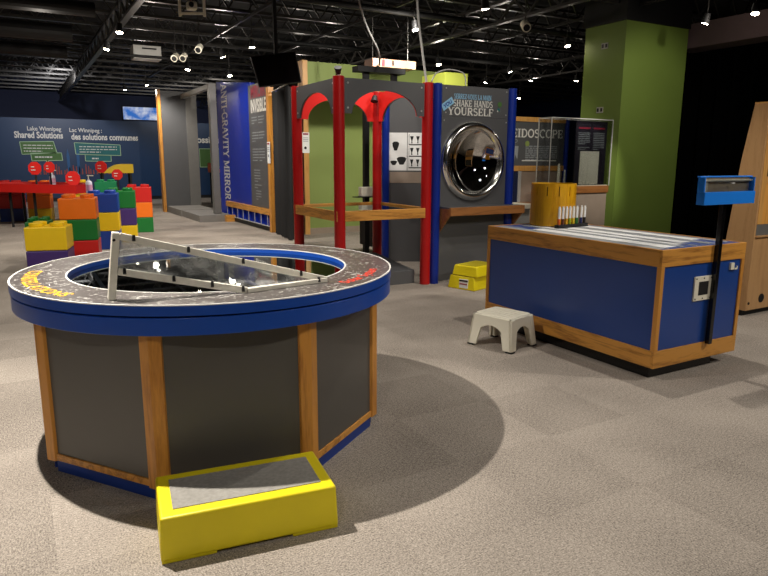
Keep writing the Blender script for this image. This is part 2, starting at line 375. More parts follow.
# green column: lower green casing, black top
struct(MB().box(9.215,10.84,8.0,8.91,0,3.84).build('trim_90', M['colgreen']))
struct(MB().box(9.18,10.86,7.97,8.94,3.842,4.699).build('trim_91', M['black']))
for k, (yy, zz, lab) in enumerate(((8.44,3.48,'pale wall outlet plate high on the left face of the green column'),(8.455,2.394,'pale wall outlet plate low on the green column just above the glass case'))):
    t = thing('outlet', lab, 'outlet', (9.2145,yy,zz-.05))
    pt = MB().box(9.205,9.2145,yy-.075,yy+.075,zz-.05,zz+.05).build('plate', M['lightgrey'], t, .003)
    for s in (-1,1): MB().box(9.199,9.205,yy+s*.04-.02,yy+s*.04+.02,zz-.03,zz+.03).build('socket', M['black'], pt)

# black curtain along the right
def drape(name, a, b, z0, z1, amp, n, material, parent=None):
    mb = MB(); a = Vector(a); b = Vector(b); d = (b-a); nrm = Vector((-d.y,d.x,0)).normalized(); cols = []
    for i in range(n*8+1):
        t = i/(n*8); off = nrm*(amp*math.sin(2*PI*n*t)+amp*.3*math.sin(2*PI*n*.37*t+1)); p = a+d*t+off
        cols.append((mb.bm.verts.new((p.x,p.y,z0)), mb.bm.verts.new((p.x,p.y,z1)), mb.bm.verts.new((p.x+nrm.x*.012,p.y+nrm.y*.012,z0)), mb.bm.verts.new((p.x+nrm.x*.012,p.y+nrm.y*.012,z1))))
    for p, q in zip(cols, cols[1:]):
        mb.bm.faces.new((p[0],q[0],q[1],p[1])); mb.bm.faces.new((p[2],p[3],q[3],q[2])); mb.bm.faces.new((p[1],q[1],q[3],p[3])); mb.bm.faces.new((p[0],p[2],q[2],q[0]))
    mb.bm.faces.new((cols[0][0],cols[0][1],cols[0][3],cols[0][2])); mb.bm.faces.new((cols[-1][0],cols[-1][2],cols[-1][3],cols[-1][1]))
    return mb.build(name, material, parent, smooth=True)
t = drape('curtain', (11.6,-5.5,0), (11.6,9.3,0), .005, 4.0, .07, 46, M['cloth'])
tag(t, 'tall black curtain hanging beside the green column on the right', 'curtain')

# ------------------------------------------------------------------ round constellation table
TC = (.912, 3.56); RT = .997; RH = .737
tb = thing('round_table', 'round blue-edged table with grey panelled octagonal base and recessed mirror', 'table', (TC[0],TC[1],0), world=False)
def oct(k, r): a = R(193.24+45*k); return Vector((r*math.cos(a)-.012, r*math.sin(a)-.022, 0))
for k in range(8):
    a = oct(k,.903); b = oct(k+1,.903); mid = (a+b)/2; n = (mid-Vector((-.012,-.022,0))).normalized(); d = (b-a).normalized(); up_ = Vector((0,0,1))
    w = (b-a).length
    def slab(inset0, inset1, off, thick, z0, z1):
        p = a+d*inset0; q = b-d*inset1; mb = loc_mb()
        i0 = p+n*(off-thick); i1 = q+n*(off-thick); o0 = p+n*off; o1 = q+n*off
        z = lambda v, zz: (v.x, v.y, zz)
        return mb.hexa([z(i0,z0),z(i1,z0),z(o1,z0),z(o0,z0)],[z(i0,z1),z(i1,z1),z(o1,z1),z(o0,z1)])
    slab(0.0,0.0,.0,.03,.098,.80).build('side_panel', M['body'], tb)
    slab(.04,.04,.008,.03,.066,.10).build('bottom_rail', M['oakx'], tb, .002)
    slab(.03,.03,-.008,.03,.0,.0655).build('kick_panel', M['kick'], tb)
    # corner post: shallow chevron wrapping the corner
    v = oct(k,.903); da = (oct(k+1,.903)-v).normalized(); db = (oct(k-1,.903)-v).normalized(); na = (v-Vector((-.012,-.022,0))).normalized()
    pts = [v+na*.018, v+na*.016+da*.052, v+da*.052-na*.03, v-na*.03, v+db*.052-na*.03, v+na*.016+db*.052]
    loc_mb().prism([(p.x,p.y) for p in pts], .062, .80).build('corner_post', M['oakz'], tb, .003)
loc_mb().lathe([(RT-.004,.782),(RT-.004,.858),(RH+.03,.858),(RH+.03,.782)],128,closed=True).build('lower_ring', M['rim'], tb, .002, smooth=True)
loc_mb().lathe([(RT,.867),(RT,.9095),(RH,.9095),(RH,.867)],128,closed=True).build('upper_ring', M['rim'], tb, smooth=True)
loc_mb().lathe([(RT-.02,.858),(RT-.02,.867),(RH+.03,.867),(RH+.03,.858)],128,closed=True).build('shadow_gap', M['black'], tb)
loc_mb().lathe([(RT-.008,.9095),(RT-.008,.9135),(RH+.006,.9135),(RH+.006,.9095)],128,closed=True).build('star_chart_top', M['star'], tb)
for rr, nm in ((RT-.004,'outer_edge_strip'),(RH+.003,'inner_edge_strip')):
    loc_mb().lathe([(rr-.004,.9095),(rr+.0045,.9095),(rr+.0045,.9145),(rr-.004,.9145)],128,closed=True).build(nm, M['whiteline'], tb)
loc_mb().lathe([(0,.886),(RH-.0005,.886),(RH-.0005,.874),(0,.874)],128).build('mirror_glass', M['darkglass'], tb, smooth=False)
# lettering round the rim (too worn to read in full)
def arc_text(name, body, size, r, amid, material, flip=False):
    def fn(x, y):
        a = R(amid)+x/r; rad = r-y+size*.35
        return Vector((rad*math.cos(a), rad*math.sin(a), .9142))
    ob = place_text(name, body, size, (0,0,0), (1,0,0), (0,1,0), material, None, bold=size*.02, fn=lambda x,y: fn(x,y)); ob.parent = tb; return ob
arc_text('yellow_lettering', 'CONSTELLATIONS', .095, .905, 187.5, M['yellowtext'])
arc_text('red_lettering', 'Solar System', .085, .895, 312, M['redtext'])
# the long narrow scratches on the chart
for i in range(16):
    a = random.uniform(0,2*PI); r = random.uniform(RH+.05, RT-.05); l = random.uniform(.04,.2); th = random.uniform(0,PI)
    p = Vector((r*math.cos(a), r*math.sin(a),.9139)); d = Vector((math.cos(th), math.sin(th),0))*l/2
    q1 = p-d; q2 = p+d
    if all(RH+.03 < Vector((q.x,q.y)).length < RT-.03 for q in (q1,q2)):
        loc_mb().bar(q1,q2,.003,.0006).build('chart_line', M['whiteline'], tb)
# leaning gnomon frame with clear sheet
def L(x,y,z): return Vector((x-TC[0], y-TC[1], z))
ft = L(.303,2.885,.914); tp = L(.338,2.868,1.2); md = L(.336,2.868,1.035); hi = L(.352,2.866,1.183); b1 = L(.852,2.755,.924); b2 = L(1.274,2.829,.924)
r0 = loc_mb().bar(ft,tp,.036,.03).build('gnomon_post', M['offwhite'], tb, .003)
r1 = loc_mb().bar(hi,b2,.02,.03).build('gnomon_rail', M['offwhite'], tb, .002)
r2 = loc_mb().bar(md,b1,.02,.03).build('gnomon_rail', M['offwhite'], tb, .002)
r3 = loc_mb().bar(b1,b2,.03,.02).build('gnomon_rail', M['offwhite'], tb, .002)
mb = loc_mb(); N_ = 14; rows = []
for i in range(N_+1):
    p = hi.lerp(b2,i/N_); q = md.lerp(b1,i/N_)
    rows.append([mb.bm.verts.new(p.lerp(q,j/4)) for j in range(5)])
for i in range(N_):
    for j in range(4): mb.bm.faces.new((rows[i][j],rows[i+1][j],rows[i+1][j+1],rows[i][j+1]))
sh = mb.build('clear_sheet', M['hazy'], tb, smooth=True); so = sh.modifiers.new('s','SOLIDIFY'); so.thickness = .005
for rl, f_, (p, q) in ((r1,(.06,.3,.56,.86),(hi,b2)),(r2,(.05,.42,.72,.97),(md,b1)),(r3,(.9,),(b1,b2))):
    for f in f_:
        c = p.lerp(q,f); loc_mb().tube(c+Vector((-.004,-.016,-.004)), c+Vector((-.002,-.006,.017)), .007, 8).build('bolt', M['bolt'], rl)
loc_mb().tube(L(.326,2.846,1.17),L(.33,2.858,1.17),.006,8).build('bolt', M['bolt'], r0)

# ------------------------------------------------------------------ yellow steps
def make_step(name, label, w, d, h, taper, inset, loc, rz, group=None):
    t = thing(name, label, 'step', loc, group, world=False, rz=rz)
    mb = loc_mb(); a = taper
    b = [(0,0,0),(w,0,0),(w,d,0),(0,d,0)]
    tpz = [(a*.4,a*.5,h),(w-a*.4,a*.5,h),(w-a*.4,d-a*.5,h),(a*.4,d-a*.5,h)]
    # front skirt has two feet with a raised middle
    mb.hexa([(p[0],p[1],.010) for p in b], tpz)
    mb.build('step_body', M['yellow'], t, .009, 3, smooth=True)
    for (x0,x1) in ((0,w*.30),(w*.72,w)):
        loc_mb().box(x0+.003,x1-.003,.002,d-.002,0,.02).build('foot', M['yellow'], t, .004)
    loc_mb().box(a*.4+inset,w-a*.4-inset,a*.5+inset*1.1,d-a*.5-inset*1.1,h-.002,h+.003).build('grip_mat', M['mat_grey'], t)
    return t
make_step('step_stool','large yellow plastic step with grey grip top in front of round table',.70,.37,.185,.016,.05,(.338,2.29,0),R(-7.6))
# the pair stacked below the mirror
for z, sc, lab in ((0,1.0,'bottom yellow step of the stacked pair under the big round mirror'),(.1605,.93,'top yellow step of the stacked pair under the big round mirror')):
    t = thing('step_stool', lab, 'step', (4.40+(.03 if z else 0), 6.22-(.04 if z else 0), z), 'stacked yellow steps', world=False, rz=R(-72))
    w, d, h = .385*sc, .52*sc, (.12 if z else .157)
    loc_mb().hexa([(0,0,0),(w,0,0),(w,d,0),(0,d,0)],[(.02,.02,h),(w-.02,.02,h),(w-.02,d-.02,h),(.02,d-.02,h)]).build('step_body', M['yellow'], t, .01, 3, smooth=True)
    loc_mb().box(.06,w-.06,.06,d-.06,h-.002,h+.0025).build('grip_mat', mat('scuffed_yellow',(180,164,24),.6), t)
    if not z:
        t2 = loc_mb().box(.17,.29,-.001,.012,.02,.125).build('sticker', M['paper'], t)
        loc_mb().box(.17,.29,-.004,.003,.098,.116).build('sticker_print', M['black'], t2)
        loc_mb().box(.175,.285,-.004,.003,.062,.075).build('sticker_print', M['maroon'], t2)

# ------------------------------------------------------------------ white stool
st = thing('stool', 'small white moulded plastic stool standing by the blue table', 'stool', (3.385,3.99,0), world=False, rz=R(-74.6))
# local x = long side, y = short
W_, D_, H_ = .43, .37, .275
def rrect(w, d, r, n=5):
    pts = []
    for cxx, cyy, a0 in ((w/2-r,-d/2+r,-90),(w/2-r,d/2-r,0),(-w/2+r,d/2-r,90),(-w/2+r,-d/2+r,180)):
        pts += [(cxx+r*math.cos(R(a0+90*i/n)), cyy+r*math.sin(R(a0+90*i/n))) for i in range(n+1)]
    return pts
loc_mb().hexa([(x,y,H_-.03) for x,y in rrect(W_*.86,D_*.86,.04)], [(x,y,H_) for x,y in rrect(W_*.82,D_*.80,.035)]).build('seat', M['white'], st, .006, 2, smooth=True)
for i in range(7):
    x = (i-3)*.042
    loc_mb().box(x-.014,x+.014,-D_*.34,D_*.34,H_-.001,H_+.003).build('seat_rib', M['white'], st, .002)
# arched skirts: end and side panels with curved cut-outs
def skirt(a, b, oa, ob, h0, th):
    """a,b top corners; oa,ob feet points (splayed); arch cut between the legs"""
    mb = loc_mb(); a = Vector(a); b = Vector(b); oa = Vector(oa); ob = Vector(ob); n = 16; lw = .2
    nrm = (b-a).cross(Vector((0,0,1))).normalized()*th
    top = []; bot = []
    for i in range(n+1):
        u = i/n; tpt = a.lerp(b,u)
        s = (u-lw)/(1-2*lw)
        if 0 < s < 1: f = 1-(.40+.30*(math.sin(PI*s)**.45))
        else: f = 1.0
        top.append(tpt); bot.append(tpt.lerp(oa.lerp(ob,u), f))
    V = [[mb.bm.verts.new(p+q) for p in L_] for L_ in (top,bot) for q in (Vector((0,0,0)), nrm)]
    for i in range(n):
        for A,B in ((0,2),(1,3),(0,1),(2,3)): mb.bm.faces.new((V[A][i],V[A][i+1],V[B][i+1],V[B][i]))
    for i in (0,n): mb.bm.faces.new((V[0][i],V[1][i],V[3][i],V[2][i]))
    return mb
tx, ty, bx, by = W_*.43, D_*.43, W_*.5, D_*.5
zt = H_-.01
cs = [((-tx,-ty,zt),(-bx,-by,.012)),((tx,-ty,zt),(bx,-by,.012)),((tx,ty,zt),(bx,by,.012)),((-tx,ty,zt),(-bx,by,.012))]
for i in range(4):
    (a,oa),(b,ob) = cs[i], cs[(i+1)%4]
    skirt(a,b,oa,ob,0,-.02).build('side_skirt', M['white'], st, .004, 2, smooth=True)
for (a,oa) in cs:
    s = Vector((math.copysign(1,oa[0]),math.copysign(1,oa[1]),0))
    o_ = Vector(oa)-s*.026; a_ = Vector(a)-s*.03
    loc_mb().hexa([o_+Vector(q) for q in ((-.03,-.026,-.002),(.03,-.026,-.002),(.03,.026,-.002),(-.03,.026,-.002))],[a_+Vector(q) for q in ((-.034,-.03,0),(.034,-.03,0),(.034,.03,0),(-.034,.03,0))]).build('leg', M['white'], st, .012, 3, smooth=True)
    loc_mb().box(o_.x-.03,o_.x+.03,o_.y-.026,o_.y+.026,0,.012).build('rubber_foot', M['rubber'], st, .003)

# ------------------------------------------------------------------ blue display table
bt = thing('display_table', 'long blue table with oak trim and white strips on its top', 'table', (4.165,3.7,0))
bx0,bx1,by0,by1,bz0,bz1 = 3.70,4.63,2.77,4.62,.09,.918
MB().box(3.75,4.45,2.84,4.55,0,bz0+.005).build('plinth', M['blackgloss'], bt)
MB().box(bx0+.01,bx1-.01,by0+.01,by1-.01,bz0+.02,bz1-.02).build('blue_body', M['bluebox'], bt)
e = .0
for (z0,z1,nm) in ((bz0,.213,'bottom_rail'),(.80,bz1,'top_rail')):
    MB().box(bx0,bx0+.02,by0+.0205,by1-.0205,z0,z1).build(nm, M['oaky'], bt, .002)
    MB().box(bx1-.02,bx1,by0+.0205,by1-.0205,z0,z1).build(nm, M['oaky'], bt, .002)
    MB().box(bx0,bx1,by0,by0+.02,z0,z1).build(nm, M['oakx'], bt, .002)
    MB().box(bx0,bx1,by1-.02,by1,z0,z1).build(nm, M['oakx'], bt, .002)
for (x,y,s1,s2) in ((bx0,by0,1,1),(bx1,by0,-1,1),(bx0,by1,1,-1),(bx1,by1,-1,-1)):
    MB().box(min(x,x+s1*.036),max(x,x+s1*.036),min(y,y+s2*.036),max(y,y+s2*.036),.2135,.7995).build('corner_post', M['oakz'], bt, .002)
MB().box(bx0+.021,bx1-.021,by0+.021,by1-.021,bz1-.022,bz1-.004).build('blue_top', M['bluebox'], bt)
zt = bz1-.004
for i, (x0, w, mm, ya, yb) in enumerate(((.03,.07,'greytext',.06,.10),(.11,.02,'lightgrey',.05,.06),(.14,.13,'paper',.10,.42),(.285,.05,'greytext',.08,.12),(.345,.07,'paper',.16,.12),(.43,.02,'lightgrey',.06,.06),(.47,.12,'paper',.22,.25),(.605,.05,'greytext',.1,.1),(.67,.02,'lightgrey',.06,.06),(.71,.10,'paper',.30,.2),(.825,.04,'lightgrey',.1,.1))):
    MB().box(bx0+x0,bx0+x0+w,by0+ya,by1-yb,zt,zt+.003).build('track_strip', M[mm], bt)
# square socket plate and hook on the end face
def small(name, label, cat, boxes, loc):
    t = thing(name, label, cat, loc)
    for nm, b, m_ in boxes: MB().box(*b).build(nm, M[m_], t, .002)
    return t
wp = MB().box(4.07,4.264,by0-.002,by0+.012,.53,.705).build('white_plate', M['white'], bt, .003)
MB().box(4.115,4.22,by0-.004,by0+.0,.57,.667).build('square_opening', M['black'], wp)
for (x,z) in ((4.085,.545),(4.249,.545),(4.085,.69),(4.249,.69),(4.167,.69),(4.167,.545)):
    MB().tube((x,by0-.005,z),(x,by0-.001,z),.005,8).build('screw', M['bolt'], wp)
mb = MB(); mb.box(4.465,4.505,by0-.004,by0+.0112,.726,.776); mb.box(4.505,4.535,by0-.01,by0+.008,.726,.736); mb.box(4.528,4.536,by0-.01,by0-.003,.736,.752)
mb.build('white_hook', M['white'], bt)
# blue tray sign on the post
tr = thing('sign_tray', 'bright blue tray with clear cover on a black post fixed to the table end', 'tray', (4.256,2.75,.2))
MB().box(4.250,4.286,by0-.035,by0-.0005,.20,1.2115).build('black_post', M['blackgloss'], tr, .003)
for z in (.24,.5,.86): MB().tube((4.291,by0-.02,z),(4.2862,by0-.02,z),.006,8).build('bolt', M['bolt'], tr)
x0,x1 = 3.965,4.53
MB().box(x0,x1,2.69,2.75,1.212,1.298).build('tray_front', M['skyblue'], tr, .002)
MB().box(x0,x1,2.742,2.75,1.2985,1.393).build('tray_back', M['skyblue'], tr)
for xx in (x0,x1-.012): MB().box(xx,xx+.012,2.70,2.7415,1.2985,1.393).build('tray_end', M['skyblue'], tr)
MB().box(x0-.008,x1+.012,2.728,2.752,1.3935,1.403).build('tray_lid', M['skyblue'], tr, .002)
MB().box(x0+.014,x1-.014,2.736,2.741,1.2985,1.392).build('pane_backing', mat('pane_reflection_brown',(200,178,150),.3), tr)  # pale brown stands in for the reflection in the clear cover
MB().box(x0+.013,x1-.013,2.694,2.699,1.2985,1.392).build('clear_cover', M['clear'], tr)
MB().tube((x0+.014,2.718,1.372),(x1-.014,2.718,1.372),.007,12).build('lamp_tube', M['white'], tr, smooth=True)
MB().box(x0+.018,x0+.045,2.705,2.73,1.2985,1.36).build('lamp_holder', M['white'], tr)
MB().box(x0+.28,x0+.31,2.6865,2.6935,1.35,1.36).build('cover_clip', M['lightgrey'], tr)

# zoetrope drum
dr = thing('drum', 'yellow wooden drum with slots round its top edge on the blue table', 'drum', (4.262,4.392,.9145), world=False)
mb = loc_mb(); ro, ri, H = .2, .188, .385; n = 96
slots = lambda i: (i % 8) == 0
mb.lathe([(ri,.01),(ri,.275),(ro,.275),(ro,.01)],n,closed=True)
mb.build('drum_wall', M['drum'], dr, smooth=True)
loc_mb().lathe([(ri,.36),(ri,H),(ro,H),(ro,.36)],n,closed=True).build('top_band', M['drum'], dr, smooth=True)
mb = loc_mb()
for k in range(12):
    a0 = 2*PI*k/12+.024; a1 = 2*PI*(k+1)/12-.024; q = []
    for i in range(9):
        a = a0+(a1-a0)*i/8; q.append([Vector((r*math.cos(a), r*math.sin(a), z)) for r,z in ((ri,.275),(ro,.275),(ro,.36),(ri,.36))])
    vs = [[mb.bm.verts.new(p) for p in c] for c in q]
    for A,B in zip(vs,vs[1:]):
        for i in range(4): mb.bm.faces.new((A[i],A[(i+1)%4],B[(i+1)%4],B[i]))
    mb.bm.faces.new(vs[0]); mb.bm.faces.new(vs[-1])
mb.build('slotted_band', M['drum'], dr, smooth=True)
loc_mb().lathe([(0,0),(ro-.002,0),(ro-.002,.012),(0,.012)],48).build('drum_base', M['black'], dr)
loc_mb().lathe([(ri-.001,.02),(ri-.006,.02),(ri-.006,.365),(ri-.001,.365)],64,closed=True).build('black_lining', M['black'], dr)

# markers in their holders
mk = [(4.105+.0485*i, 4.145+.006*i) for i in range(6)]+[(4.105+.0485*6.3,4.184),(4.105+.0485*7.3,4.190)]
mcol = [('orange',(214,96,20),'first'),('brown',(92,44,24),''),('ochre',(206,150,20),''),('yellow-green',(150,170,30),''),('yellow',(220,190,30),''),('green',(40,110,50),''),('dark blue',(24,34,90),''),('black',(18,18,20),'')]
for (i0,i1,nm,lab) in ((0,5,'marker_holder','left black marker holder on the blue table holding six markers'),(6,7,'marker_holder','right black marker holder on the blue table holding two markers')):
    a = Vector((*mk[i0],0)); b = Vector((*mk[i1],0)); d = (b-a).normalized()*.03; p = Vector((-d.y,d.x,0))*.8
    t = thing(nm, lab, 'holder', ((a.x+b.x)/2,(a.y+b.y)/2,zt))
    q = [a-d-p, b+d-p, b+d+p, a-d+p]
    MB().hexa([(v.x,v.y,zt+.003) for v in q],[(v.x,v.y,zt+.033) for v in q]).build('holder_block', M['black'], t, .003)
for (x,y),(cn,cc,_) in zip(mk,mcol):
    t = thing('marker', 'white marker with %s cap end standing in black holder on blue table' % cn, 'marker', (x,y,zt+.0335), 'markers on the blue table')
    z = zt+.0335; m_ = mat('marker_'+cn.replace(' ','_').replace('-','_'), cc, .4, var=0)
    MB().tube((x,y,z),(x,y,z+.052),.013,12).build('cap', m_, t, smooth=True)
    MB().tube((x,y,z+.052),(x,y,z+.145),.012,12).build('barrel', M['paper'], t, smooth=True)
    MB().tube((x,y,z+.145),(x,y,z+.158),.009,12).build('end_plug', M['paper'], t, smooth=True)

# ------------------------------------------------------------------ red arched booth
KX0,KX1,KY0,KY1 = 3.12,4.27,6.53,7.75
kb = thing('arched_booth', 'open red-posted booth with grey arched panels and oak shelf', 'booth', ((KX0+KX1)/2,(KY0+KY1)/2,0))
for (x,y) in ((KX0,KY0),(KX1,KY0),(KX0,KY1),(KX1,KY1)):
    MB().prism([(x+.064*math.cos(2*PI*i/12+.26),y+.064*math.sin(2*PI*i/12+.26)) for i in range(12)],0,2.385).build('post', M['red'], kb, .004, smooth=True)
def arch_panel(a, b, nrm, off, th, material, name, z0=2.0, z1=2.372, za=2.262, marg=.1):
    a = Vector((*a,0)); b = Vector((*b,0)); d = (b-a).normalized(); w = (b-a).length; n = 20; nrm = Vector(nrm); mb = MB()
    pts = [(0,z0),(marg,z0)]
    for i in range(1,n): 
        th_ = PI-PI*i/n; pts.append((w/2+(w/2-marg)*math.cos(th_), z0+(za-z0)*math.sin(th_)))
    pts += [(w-marg,z0),(w,z0)]
    V = [[], [], [], []]
    for u,z in pts:
        p = a+d*u
        for q,(o_,zz) in enumerate(((off,z),(off+th,z),(off+th,z1),(off,z1))): V[q].append(mb.bm.verts.new(p+nrm*o_+Vector((0,0,zz))))
    for i in range(len(pts)-1):
        for q in range(4): mb.bm.faces.new((V[q][i],V[(q+1)%4][i],V[(q+1)%4][i+1],V[q][i+1]))
    for i in (0,-1): mb.bm.faces.new([V[q][i] for q in range(4)])
    return mb.build(name, material, kb)
g = .05
sides = (((KX0+g,KY0),(KX1-g,KY0),(0,-1,0)),((KX0,KY0+g),(KX0,KY1-g),(-1,0,0)),((KX0+g,KY1),(KX1-g,KY1),(0,1,0)),((KX1,KY0+g),(KX1,KY1-g),(1,0,0)))
for a,b,n in sides:
    ap = arch_panel(a,b,n,0.0,.022,M['charcoal'],'arch_panel')
    arch_panel(a,b,n,-.012,.012,M['redlining'],'arch_lining')
    A = Vector((*a,0)); B = Vector((*b,0)); d = (B-A).normalized(); nv = Vector(n)
    for u in (.05,(B-A).length-.05):
        for z in (2.06,2.32):
            p = A+d*u+nv*.022+Vector((0,0,z)); MB().tube(p,p+nv*.005,.011,10).build('bolt', M['boltlight'], ap)
MB().box(KX0+.04,KX1-.04,KY0-.055,KY0-.025,.82,.935).build('shelf_rail', M['oakx'], kb, .003)
MB().box(KX0+.04,KX1-.04,KY1+.025,KY1+.055,.82,.935).build('shelf_rail', M['oakx'], kb, .003)
MB().box(KX0-.055,KX0-.025,KY0-.04,KY1+.04,.82,.935).build('shelf_rail', M['oaky'], kb, .003)
MB().box(KX1+.025,KX1+.055,KY0+.06,KY1+.04,.82,.935).build('shelf_rail', M['oaky'], kb, .003)
MB().box(KX0-.024,KX1+.024,KY0-.024,KY1+.024,.895,.915).build('shelf_glass', M['darkglass'], kb)
MB().tube((KX1-.10,KY1-.10,2.25),(KX1-.08,KY1-.08,2.32),.05,16,.03).build('corner_lamp', M['black'], kb, smooth=True)
# small spotlight on the front corner post
sp = thing('clamp_lamp','small black spotlight clamped on top of the front red post','lamp',(KX0,KY0,2.386))
MB().box(KX0-.015,KX0+.015,KY0-.015,KY0+.015,2.386,2.41).build('clamp', M['lightgrey'], sp)
MB().tube((KX0-.02,KY0-.03,2.47),(KX0+.0,KY0+.01,2.405),.042,12,.025).build('lamp_head', M['black'], sp, smooth=True)
# low dark ledge inside the booth on the right
lg = MB().hexa([(3.80,6.64,.0),(4.19,6.64,0),(4.19,7.65,0),(3.80,7.65,0)],[(3.80,6.64,.165),(4.19,6.64,.165),(4.19,7.65,.26),(3.80,7.65,.26)]).build('floor_ledge', M['charcoal'], loc=(4.0,7.1,0), bevel=.004)
tag(lg, 'low dark grey sloping ledge on the floor inside the red booth', 'ledge')

# ------------------------------------------------------------------ mirror booth
mbh = thing('mirror_booth', 'charcoal booth with blue corner tubes and a big round concave mirror', 'booth', (5.0,6.8,0))
px0, px1, py = 4.44, 5.53, 6.53
mcx, mcz, mr = 4.955, 1.488, .485
hdr = MB().box(px0,px1,py,py+.03,2.018,2.378).build('header_panel', M['charcoal'], mbh)
# panel with a round hole
def holed(x0,x1,z0,z1,cx_,cz_,r,y0,y1,name,material,parent,n=64):
    mb = MB(); out = []; inn = []
    for i in range(n):
        a = 2*PI*i/n; c,s = math.cos(a), math.sin(a)
        ks = []
        if c > 1e-9: ks.append((x1-cx_)/c)
        if c < -1e-9: ks.append((x0-cx_)/c)
        if s > 1e-9: ks.append((z1-cz_)/s)
        if s < -1e-9: ks.append((z0-cz_)/s)
        k = min(ks); out.append((cx_+k*c,cz_+k*s)); inn.append((cx_+r*c,cz_+r*s))
    # snap nearest samples to the corners
    for (qx,qz) in ((x0,z0),(x1,z0),(x1,z1),(x0,z1)):
        j = min(range(n), key=lambda i:(out[i][0]-qx)**2+(out[i][1]-qz)**2); out[j] = (qx,qz)
    V = [[mb.bm.verts.new((x,yy,z)) for x,z in L_] for L_,yy in ((out,y0),(inn,y0),(out,y1),(inn,y1))]
    for i in range(n):
        j = (i+1)%n
        mb.bm.faces.new((V[0][i],V[0][j],V[1][j],V[1][i])); mb.bm.faces.new((V[2][i],V[3][i],V[3][j],V[2][j]))
        mb.bm.faces.new((V[1][i],V[1][j],V[3][j],V[3][i])); mb.bm.faces.new((V[0][i],V[2][i],V[2][j],V[0][j]))
    return mb.build(name, material, parent)
holed(px0,px1,.945,2.015,mcx,mcz,.455,py,py+.03,'mirror_panel',M['charcoal'],mbh)
MB().box(px0,px1,py,py+.03,.02,.94).build('lower_panel', M['charcoal'], mbh)
def yl(prof, n=72):      # lathe about the Y axis through the mirror centre; prof = (radius, y towards the back)
    m = MB(); m.lathe(prof,n); m.xf(Matrix.Translation((mcx,py,mcz)) @ Matrix.Rotation(R(-90),4,'X')); return m
fl = [(.485,-.001)]+[(.485-.115*t, -.004-.062*math.sin(PI*(.08+.86*t))) for t in [i/14 for i in range(15)]]+[(.368,.0)]
yl(fl).build('mirror_flange', M['chrome'], mbh, smooth=True)
rm, dp = .37, .15; RR = (rm*rm+dp*dp)/(2*dp)
cap = []
for i in range(25):
    r = rm*(1-i/24); cap.append((r, -.018+dp-(RR-math.sqrt(RR*RR-r*r))))
yl(cap).build('concave_mirror', M['mirror'], mbh, smooth=True)
for x in (4.402,5.54):
    MB().tube((x-.003,py-.012,0),(x-.003,py-.012,2.385),.055,20).build('corner_tube', M['bluetube'], mbh, smooth=True)
# shelf with angled brackets
MB().box(4.452,5.60,6.265,6.295,.845,.945).build('shelf_front', M['cherry'], mbh, .003)
MB().box(4.452,5.60,6.295,py-.001,.925,.945).build('shelf_top', M['charcoal'], mbh)
MB().hexa([(4.452,6.296,.845),(4.452,py-.002,.62),(4.452,py-.002,.924),(4.452,6.296,.924)],[(4.475,6.296,.845),(4.475,py-.002,.62),(4.475,py-.002,.924),(4.475,6.296,.924)]).build('bracket', M['cherry'], mbh)
MB().hexa([(5.577,6.296,.845),(5.577,py-.002,.62),(5.577,py-.002,.924),(5.577,6.296,.924)],[(5.60,6.296,.845),(5.60,py-.002,.62),(5.60,py-.002,.924),(5.60,6.296,.924)]).build('bracket', M['cherry'], mbh)
for (x,z) in ((4.53,2.34),(5.45,2.34),(4.53,2.06),(5.45,2.06),(4.51,1.97),(5.46,1.97)): MB().tube((x,py-.004,z),(x,py,z),.009,8).build('bolt', M['boltlight'], mbh)
# rear side wall running back to a second blue tube
da = Vector((.875,-.485,0)); pa = Vector((4.76,8.29,0)); pb = pa+da*1.1; nb = Vector((.485,.875,0))
MB().hexa([pa, pb, pb+nb*.03, pa+nb*.03],[v+Vector((0,0,2.378)) for v in (pa,pb,pb+nb*.03,pa+nb*.03)]).build('rear_panel', M['charcoal'], mbh)
MB().hexa([(px1-.03,py+.031,0),(px1,py+.031,0),(pb.x+.03,pb.y,0),(pb.x,pb.y,0)],[(px1-.03,py+.031,2.37),(px1,py+.031,2.37),(pb.x+.03,pb.y,2.37),(pb.x,pb.y,2.37)]).build('end_panel', M['charcoal'], mbh)
MB().tube(pa-da*.045,pa-da*.045+Vector((0,0,2.385)),.055,20).build('corner_tube', M['bluetube'], mbh, smooth=True)
# lettering on the header
ex, ez = (1,0,0), (0,0,1); fy = py-.001
def ty(x0,z,w,h,body,m_): return serif_text('lettering', body, h, w, (x0,fy,z), ex, ez, M[m_], hdr)
ty(4.645,2.225,.565,.058,'SERREZ-VOUS LA MAIN','bluetext')
ty(4.635,2.138,.60,.076,'SHAKE HANDS','text')
ty(4.56,2.036,.69,.090,'YOURSELF','text')
c0 = Vector((4.50,fy-.001,2.075)); dx = Vector((.15,0,.10)); dz = Vector((-.04,0,.07))
MB().extr([c0,c0+dx,c0+dx+dz,c0+dz],(0,-.003,0)).build('blue_tag', M['bluetext'], hdr)
place_text('lettering','YOU',.06,c0+dx*.5+dz*.25+Vector((0,-.0045,0)),dx.normalized(),dz.normalized(),M['bluetube'],hdr,bold=.002)
for (x,z,r_,m_) in ((5.345,2.185,.032,'greygreen'),(5.33,2.12,.02,'teal'),(5.32,2.105,.013,'text')):
    MB().tube((x,fy-.003,z),(x,fy,z),r_,16).build('green_emblem', M[m_], hdr)
